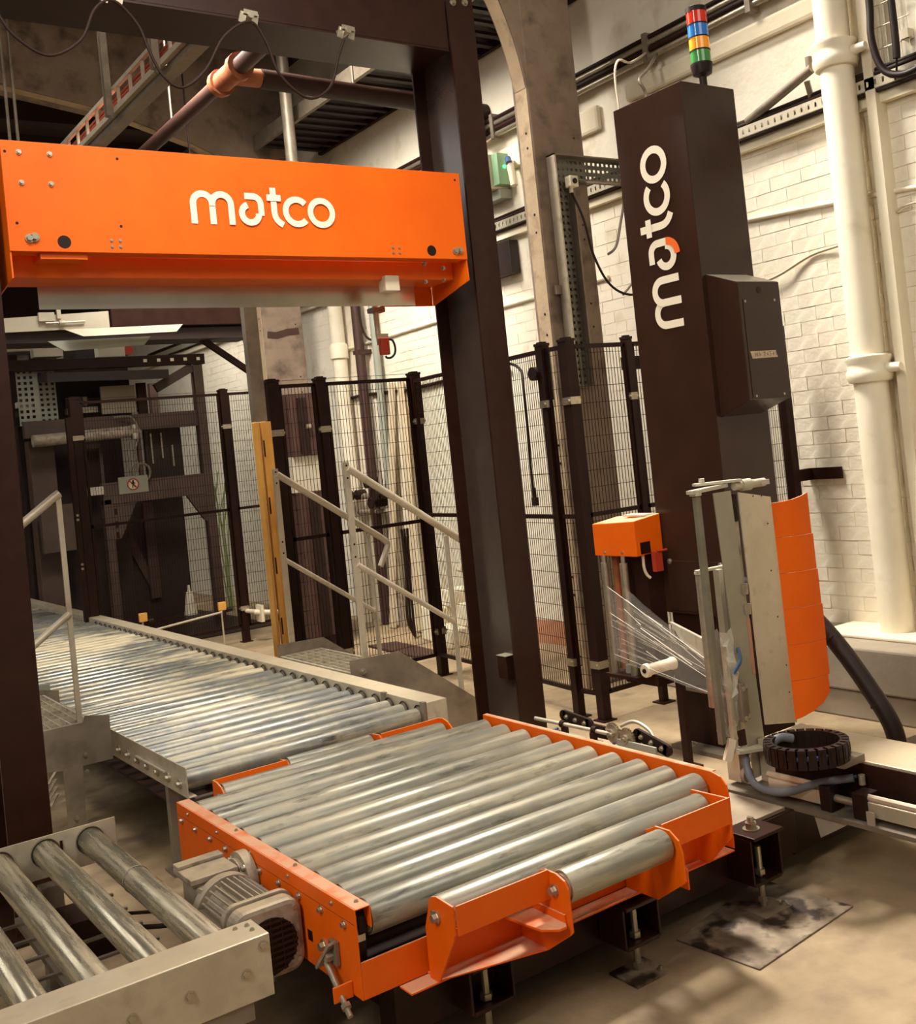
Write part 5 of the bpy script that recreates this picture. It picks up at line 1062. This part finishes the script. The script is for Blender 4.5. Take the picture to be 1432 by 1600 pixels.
b.tube([(3.85 + .10 * math.cos(a), 12.2, 1.76 + .10 * math.sin(a)) for a in [2 * math.pi * i / 20 for i in range(21)]], .014, n=6); b.build('coiled_cable', GALVD, t, smooth=60)
rr = random.Random(11)
UPM = [MACHD, DARK, MACH, GALVD, PGREY]
for i in range(26):
    x = rr.uniform(2.6, 4.0); z = rr.choice((2.52, 2.62, 2.68, 3.12)); w_ = rr.uniform(.04, .22); h = rr.uniform(.04, .12)
    b = MB(); b.box(x, x + w_, 12.5 + i * .004, 12.6 + i * .004, z - h / 2, z + h / 2); b.build('upper_fitting', UPM[i % 5] if i % 4 else MACHD, t)
b = MB(); b.box(2.5, 4.0, 12.8, 12.9, 2.4, 3.4); b.build('added_dark_backing', MACHD, t)
b = MB(); b.cyl((3.9, 12.4, 3.16), (3.9, 12.55, 3.16), .06, n=14); b.build('red_motor', RED, t, smooth=40)
b = MB(); b.box(3.55, 3.85, 12.35, 12.5, 3.08, 3.22); b.build('motor_bracket', PGREY, t, bevel=.01)
b = MB(); b.cyl((2.5, 12.3, 3.18), (3.6, 12.3, 3.20), .015, n=8); b.box(2.85, 3.15, 12.25, 12.4, 3.1, 3.2); b.build('top_tube', PGREY, t)

# overhead chute in front of it
t = thing('overhead_chute', 'high overhead conveyor chute with white side panel and dark duct below housing', 'conveyor', (2.9, 9.2, 2.85))
b = MB(); b.prism([(1.70, 9.0, 2.915), (2.70, 9.0, 2.945), (2.70, 9.0, 3.08), (1.70, 9.0, 3.02)], (0, .02, 0)); b.build('white_panel', PGREY, t)
b = MB(); b.box(2.15, 2.27, 8.97, 8.998, 3.0, 3.07); b.box(2.29, 2.32, 8.97, 8.998, 3.02, 3.12); b.cyl((2.2, 8.98, 2.985), (2.5, 8.98, 2.995), .008, n=8); b.cyl((2.30, 8.97, 2.985), (2.34, 8.97, 2.985), .02, n=10); b.build('bracket', PGREY, t)
b = MB(); b.box(2.72, 3.98, 9.0, 9.35, 2.95, 3.14); b.build('duct', DARK, t, bevel=.006)
b = MB(); b.box(1.6, 3.95, 9.05, 9.4, 2.84, 2.935); b.build('lower_beam', MACHD, t)
b = MB(); b.prism([(2.33, 8.92, 2.92), (3.28, 8.92, 2.945), (3.18, 8.80, 2.87), (2.43, 8.80, 2.85)], (0, .005, .004)); b.build('pale_flap', PGREY, t)
b = MB(); b.prism([(2.2, 8.97, 2.84), (3.02, 8.97, 2.86), (2.96, 8.97, 2.79), (2.32, 8.97, 2.76)], (0, .02, 0)); b.build('grey_flap', GREYG, t)
b = MB(); b.bar((3.5, 9.25, 2.90), (4.02, 9.25, 2.52), .05, .05); b.build('diagonal_brace', DARK, t)
b = MB(); b.tube([(3.8, 9.2, 2.95), (3.92, 9.2, 2.88), (3.95, 9.2, 2.75), (3.97, 9.2, 2.6), (4.0, 9.2, 2.45)], .02, n=8, sub=5); b.tube([(3.86, 9.2, 2.9), (4.02, 9.22, 2.82), (4.03, 9.22, 2.65)], .012, n=8, sub=5); b.build('black_cables', RUBBER, t, smooth=60)
b = MB(); b.tube([(4.0, 9.25, 2.45), (3.97, 9.25, 2.40), (3.98, 9.25, 2.32), (4.03, 9.25, 2.30), (4.05, 9.25, 2.40)], .014, n=8, sub=5); b.build('white_coil', CREAM, t, smooth=60)
for x, z in ((3.6, 3.14), (1.75, 2.93)):
    b = MB(); b.cyl((x, 9.2, z), (x, 9.2, 5.99), .008, n=6); b.build('hanger_rod', DARK, t)

# perforated cover on its grey column
t = thing('perforated_guard_column', 'grey column topped by a perforated square holed guard at far left', 'machine', (2.93, 12.65, 0))
b = MB(); b.box(2.79, 3.05, 12.6, 12.8, 0, 2.22); b.build('column', MACH, t, bevel=.004)
def holes(b, x0, x1, z0, z1, y, nx, nz, fr):
    dx = (x1 - x0) / nx; dz = (z1 - z0) / nz
    for i in range(nx + 1): b.box(max(x0, x0 + i * dx - dx * fr), min(x1, x0 + i * dx + dx * fr), y, y + .004, z0, z1)
    for k in range(nz + 1): b.box(x0, x1, y + .0002, y + .0042, max(z0, z0 + k * dz - dz * fr), min(z1, z0 + k * dz + dz * fr))
b = MB(); holes(b, 2.68, 2.86, 2.38, 3.05, 12.40, 3, 11, .24); b.box(2.86, 2.90, 12.40, 12.404, 2.38, 3.05); b.build('guard_front', GREYG, t)
b = MB(); holes(b, 2.905, 3.09, 2.40, 3.02, 12.45, 3, 11, .26); b.build('guard_side', GREYG, t)
b = MB(); b.box(2.84, 3.10, 12.5, 12.6, 2.22, 2.38); b.build('mounting_plate', MACH, t)
b = MB(); b.cyl((2.95, 12.45, 2.29), (2.95, 12.5, 2.29), .045, n=5); b.box(2.935, 2.965, 12.45, 12.5, 2.28, 2.36); b.build('star_knob', ALU, t)

# ------------------------------------------------------------------ things behind the middle fence
t = thing('electric_cabinet', 'brown cabinet with grey gap panel behind the fence post near yellow guard', 'cabinet', (4.35, 8.95, 0))
b = MB(); b.box(4.16, 4.50, 8.9, 9.15, .12, 1.42); b.build('lower_body', BROWNP, t, bevel=.006)
b = MB(); b.box(4.16, 4.47, 8.9, 9.15, 1.74, 2.3); b.build('upper_body', BROWNP, t, bevel=.006)
b = MB(); b.box(4.15, 4.50, 8.93, 9.12, 1.42, 1.74); b.build('pale_band', PGREY, t)
b = MB(); b.box(4.26, 4.35, 8.88, 8.899, .12, 1.38); b.box(4.24, 4.32, 8.88, 8.899, 1.76, 2.26); b.build('cable_duct', RUBBER, t)
b = MB(); b.box(4.2, 4.46, 8.92, 9.1, 0, .12); b.build('base', DARK, t)
b = MB(); b.cyl((4.30, 8.87, 2.0), (4.34, 8.87, 2.0), .02, n=10); b.cyl((4.38, 8.87, .66), (4.42, 8.87, .66), .02, n=10); b.build('latch', STEEL, t)
t = thing('rain_pipe', 'white drain pipe with a collar running down beside the dark cabinet', 'pipe', (5.27, 9.95, 0))
b = MB(); b.cyl((5.27, 9.95, 0), (5.27, 9.95, 4.7), .075, n=20, cap=False); b.build('pipe', PIPEW, t, smooth=60)
b = MB(); b.lathe([(.075, -.05), (.095, -.045), (.095, .08), (.085, .1), (.075, .11)], (5.27, 9.95, 2.75), n=20); b.build('collar', PIPEW, t, smooth=40)
b = MB(); b.cyl((5.29, 9.55, 0), (5.29, 9.55, 4.6), .05, n=16); b.box(5.25, 5.395, 9.5, 9.62, 2.7, 2.74); tag(b.build('rusty_pipe', BROWNP, smooth=40), 'dark rusty pipe next to the white drain pipe with collar', 'pipe')
b = MB(); b.cyl((5.305, 9.25, 0), (5.305, 9.25, 4.5), .035, n=14); tag(b.build('grey_green_pipe', GREYG, smooth=40), 'slim grey green pipe right of the rusty pipe', 'pipe')
t = thing('valve_group', 'cluster of dark pipe valves low on the wall behind the fence', 'valve', (5.25, 9.4, .9))
b = MB()
b.tube([(5.33, 10.1, 2.26), (5.34, 10.05, 2.18), (5.34, 10.0, 1.4), (5.30, 9.9, 1.30), (5.28, 9.6, 1.28)], .022, n=8, sub=3); b.tube([(5.30, 10.1, 2.2), (5.30, 10.08, 1.2), (5.28, 9.9, 1.15)], .018, n=8); b.cyl((5.28, 9.9, 1.28), (5.28, 9.3, 1.28), .03, n=10); b.cyl((5.28, 9.9, 1.12), (5.28, 9.2, 1.13), .025, n=10); b.cyl((5.28, 9.22, 1.13), (5.28, 9.22, .0), .04, n=12); b.cyl((5.28, 9.38, 1.28), (5.28, 9.38, 1.62), .02, n=10)
b.build('pipework', CAST, t, smooth=40)
for y, z in ((9.8, 1.30), (9.45, 1.42), (9.4, 1.22), (9.3, 1.3)):
    b = MB(); b.cyl((5.22, y, z), (5.32, y, z), .05, n=14); b.cyl((5.17, y, z), (5.22, y, z), .02, n=10); b.cyl((5.15, y, z), (5.17, y, z), .055, n=14); b.build('valve', CABLE, t, smooth=40)
for k, (y0, y1) in enumerate(((8.95, 8.75), (9.0, 9.25))):
    b = MB(); b.bar((5.18, y1, 0.012), (5.365, y0 + .12 * k, 2.36), .09, .025, (1, 0, 0)); tag(b.build('timber_plank', WOOD), ('pale plank leaning on the wall behind the middle fence, left one', 'pale plank leaning on the wall behind the middle fence, right one')[k], 'plank', 'leaning planks')
b = MB(); b.tube([(5.385, 10.3, 2.27), (5.37, 9.8, 2.30), (5.385, 9.2, 2.28), (5.37, 8.6, 2.27), (5.385, 7.9, 2.29), (5.37, 7.2, 2.27)], .016, n=6, sub=4); tag(b.build('wall_cable', CABLE, smooth=60), 'dark cable clipped along the wall behind the middle fence top', 'cable')
b = MB(); b.tube([(5.3, 9.5, 3.3), (5.28, 9.45, 3.0), (5.3, 9.4, 2.85), (5.3, 9.25, 2.80), (5.3, 9.3, 2.86)], .012, n=6, sub=5); tag(b.build('loose_cable', CABLE, smooth=60), 'loose black cable hanging below the polished sheet by the rusty pipe', 'cable')
t = thing('plaster_blocks', 'pile of white plaster blocks on the floor by the wall behind the fence', 'rubble', (5.1, 8.1, 0))
for x, y, z, s, h in ((5.12, 8.25, 0, .16, .3), (5.05, 7.9, 0, .2, .16), (5.15, 7.75, .162, .14, .18), (5.2, 8.1, .302, .13, .14)):
    b = MB(); b.prism([(x - s, y - s * .9, z), (x + s * .8, y - s, z), (x + s, y + s * .7, z), (x - s * .8, y + s, z)], (.02, .01, h)); b.build('block', PLAST, t, bevel=.015)
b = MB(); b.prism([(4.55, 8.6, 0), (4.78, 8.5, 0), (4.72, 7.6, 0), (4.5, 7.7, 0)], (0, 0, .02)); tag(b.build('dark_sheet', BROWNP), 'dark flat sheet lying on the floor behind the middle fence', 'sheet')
b = MB()
for k in range(3): b.tube([(4.92 + .03 * k, 8.45, 1.0), (4.95 + .02 * k, 8.5, .6), (4.93 + .03 * k, 8.52, .2), (4.98, 8.5, .02)], .012, n=6, sub=4)
tag(b.build('hose_bunch', CABLE, smooth=60), 'bunch of dark hoses hanging to the floor right of the stair post', 'hose')
b = MB(); b.cyl((4.50, 12.9, 0.008), (4.50, 12.9, .28), .08, .04, n=14); b.cyl((4.50, 12.9, .28), (4.50, 12.9, .36), .02, .015, n=10)
tag(b.build('white_canister', CREAM, smooth=40), 'small white canister standing inside the palletiser by its right leg', 'canister')
rr = random.Random(5); b = MB()
for k in range(7): b.tube([(4.86 + .01 * k, 12.6, .0), (4.86 + rr.uniform(-.08, .1), 12.6, 1.0), (4.9 + rr.uniform(-.15, .15), 12.6, 1.5 + rr.uniform(-.2, .2))], .008, n=5, sub=4)
tag(b.build('green_hoses', mat('green_hose', '#7C8A55', rough=.6), smooth=60), 'loose green hoses hanging right of the palletiser leg', 'hose')
b = MB(); b.box(XW - .004, XW - .0002, 5.4, 7.6, .005, .2); b.build('painted_band', PINKB, wr)
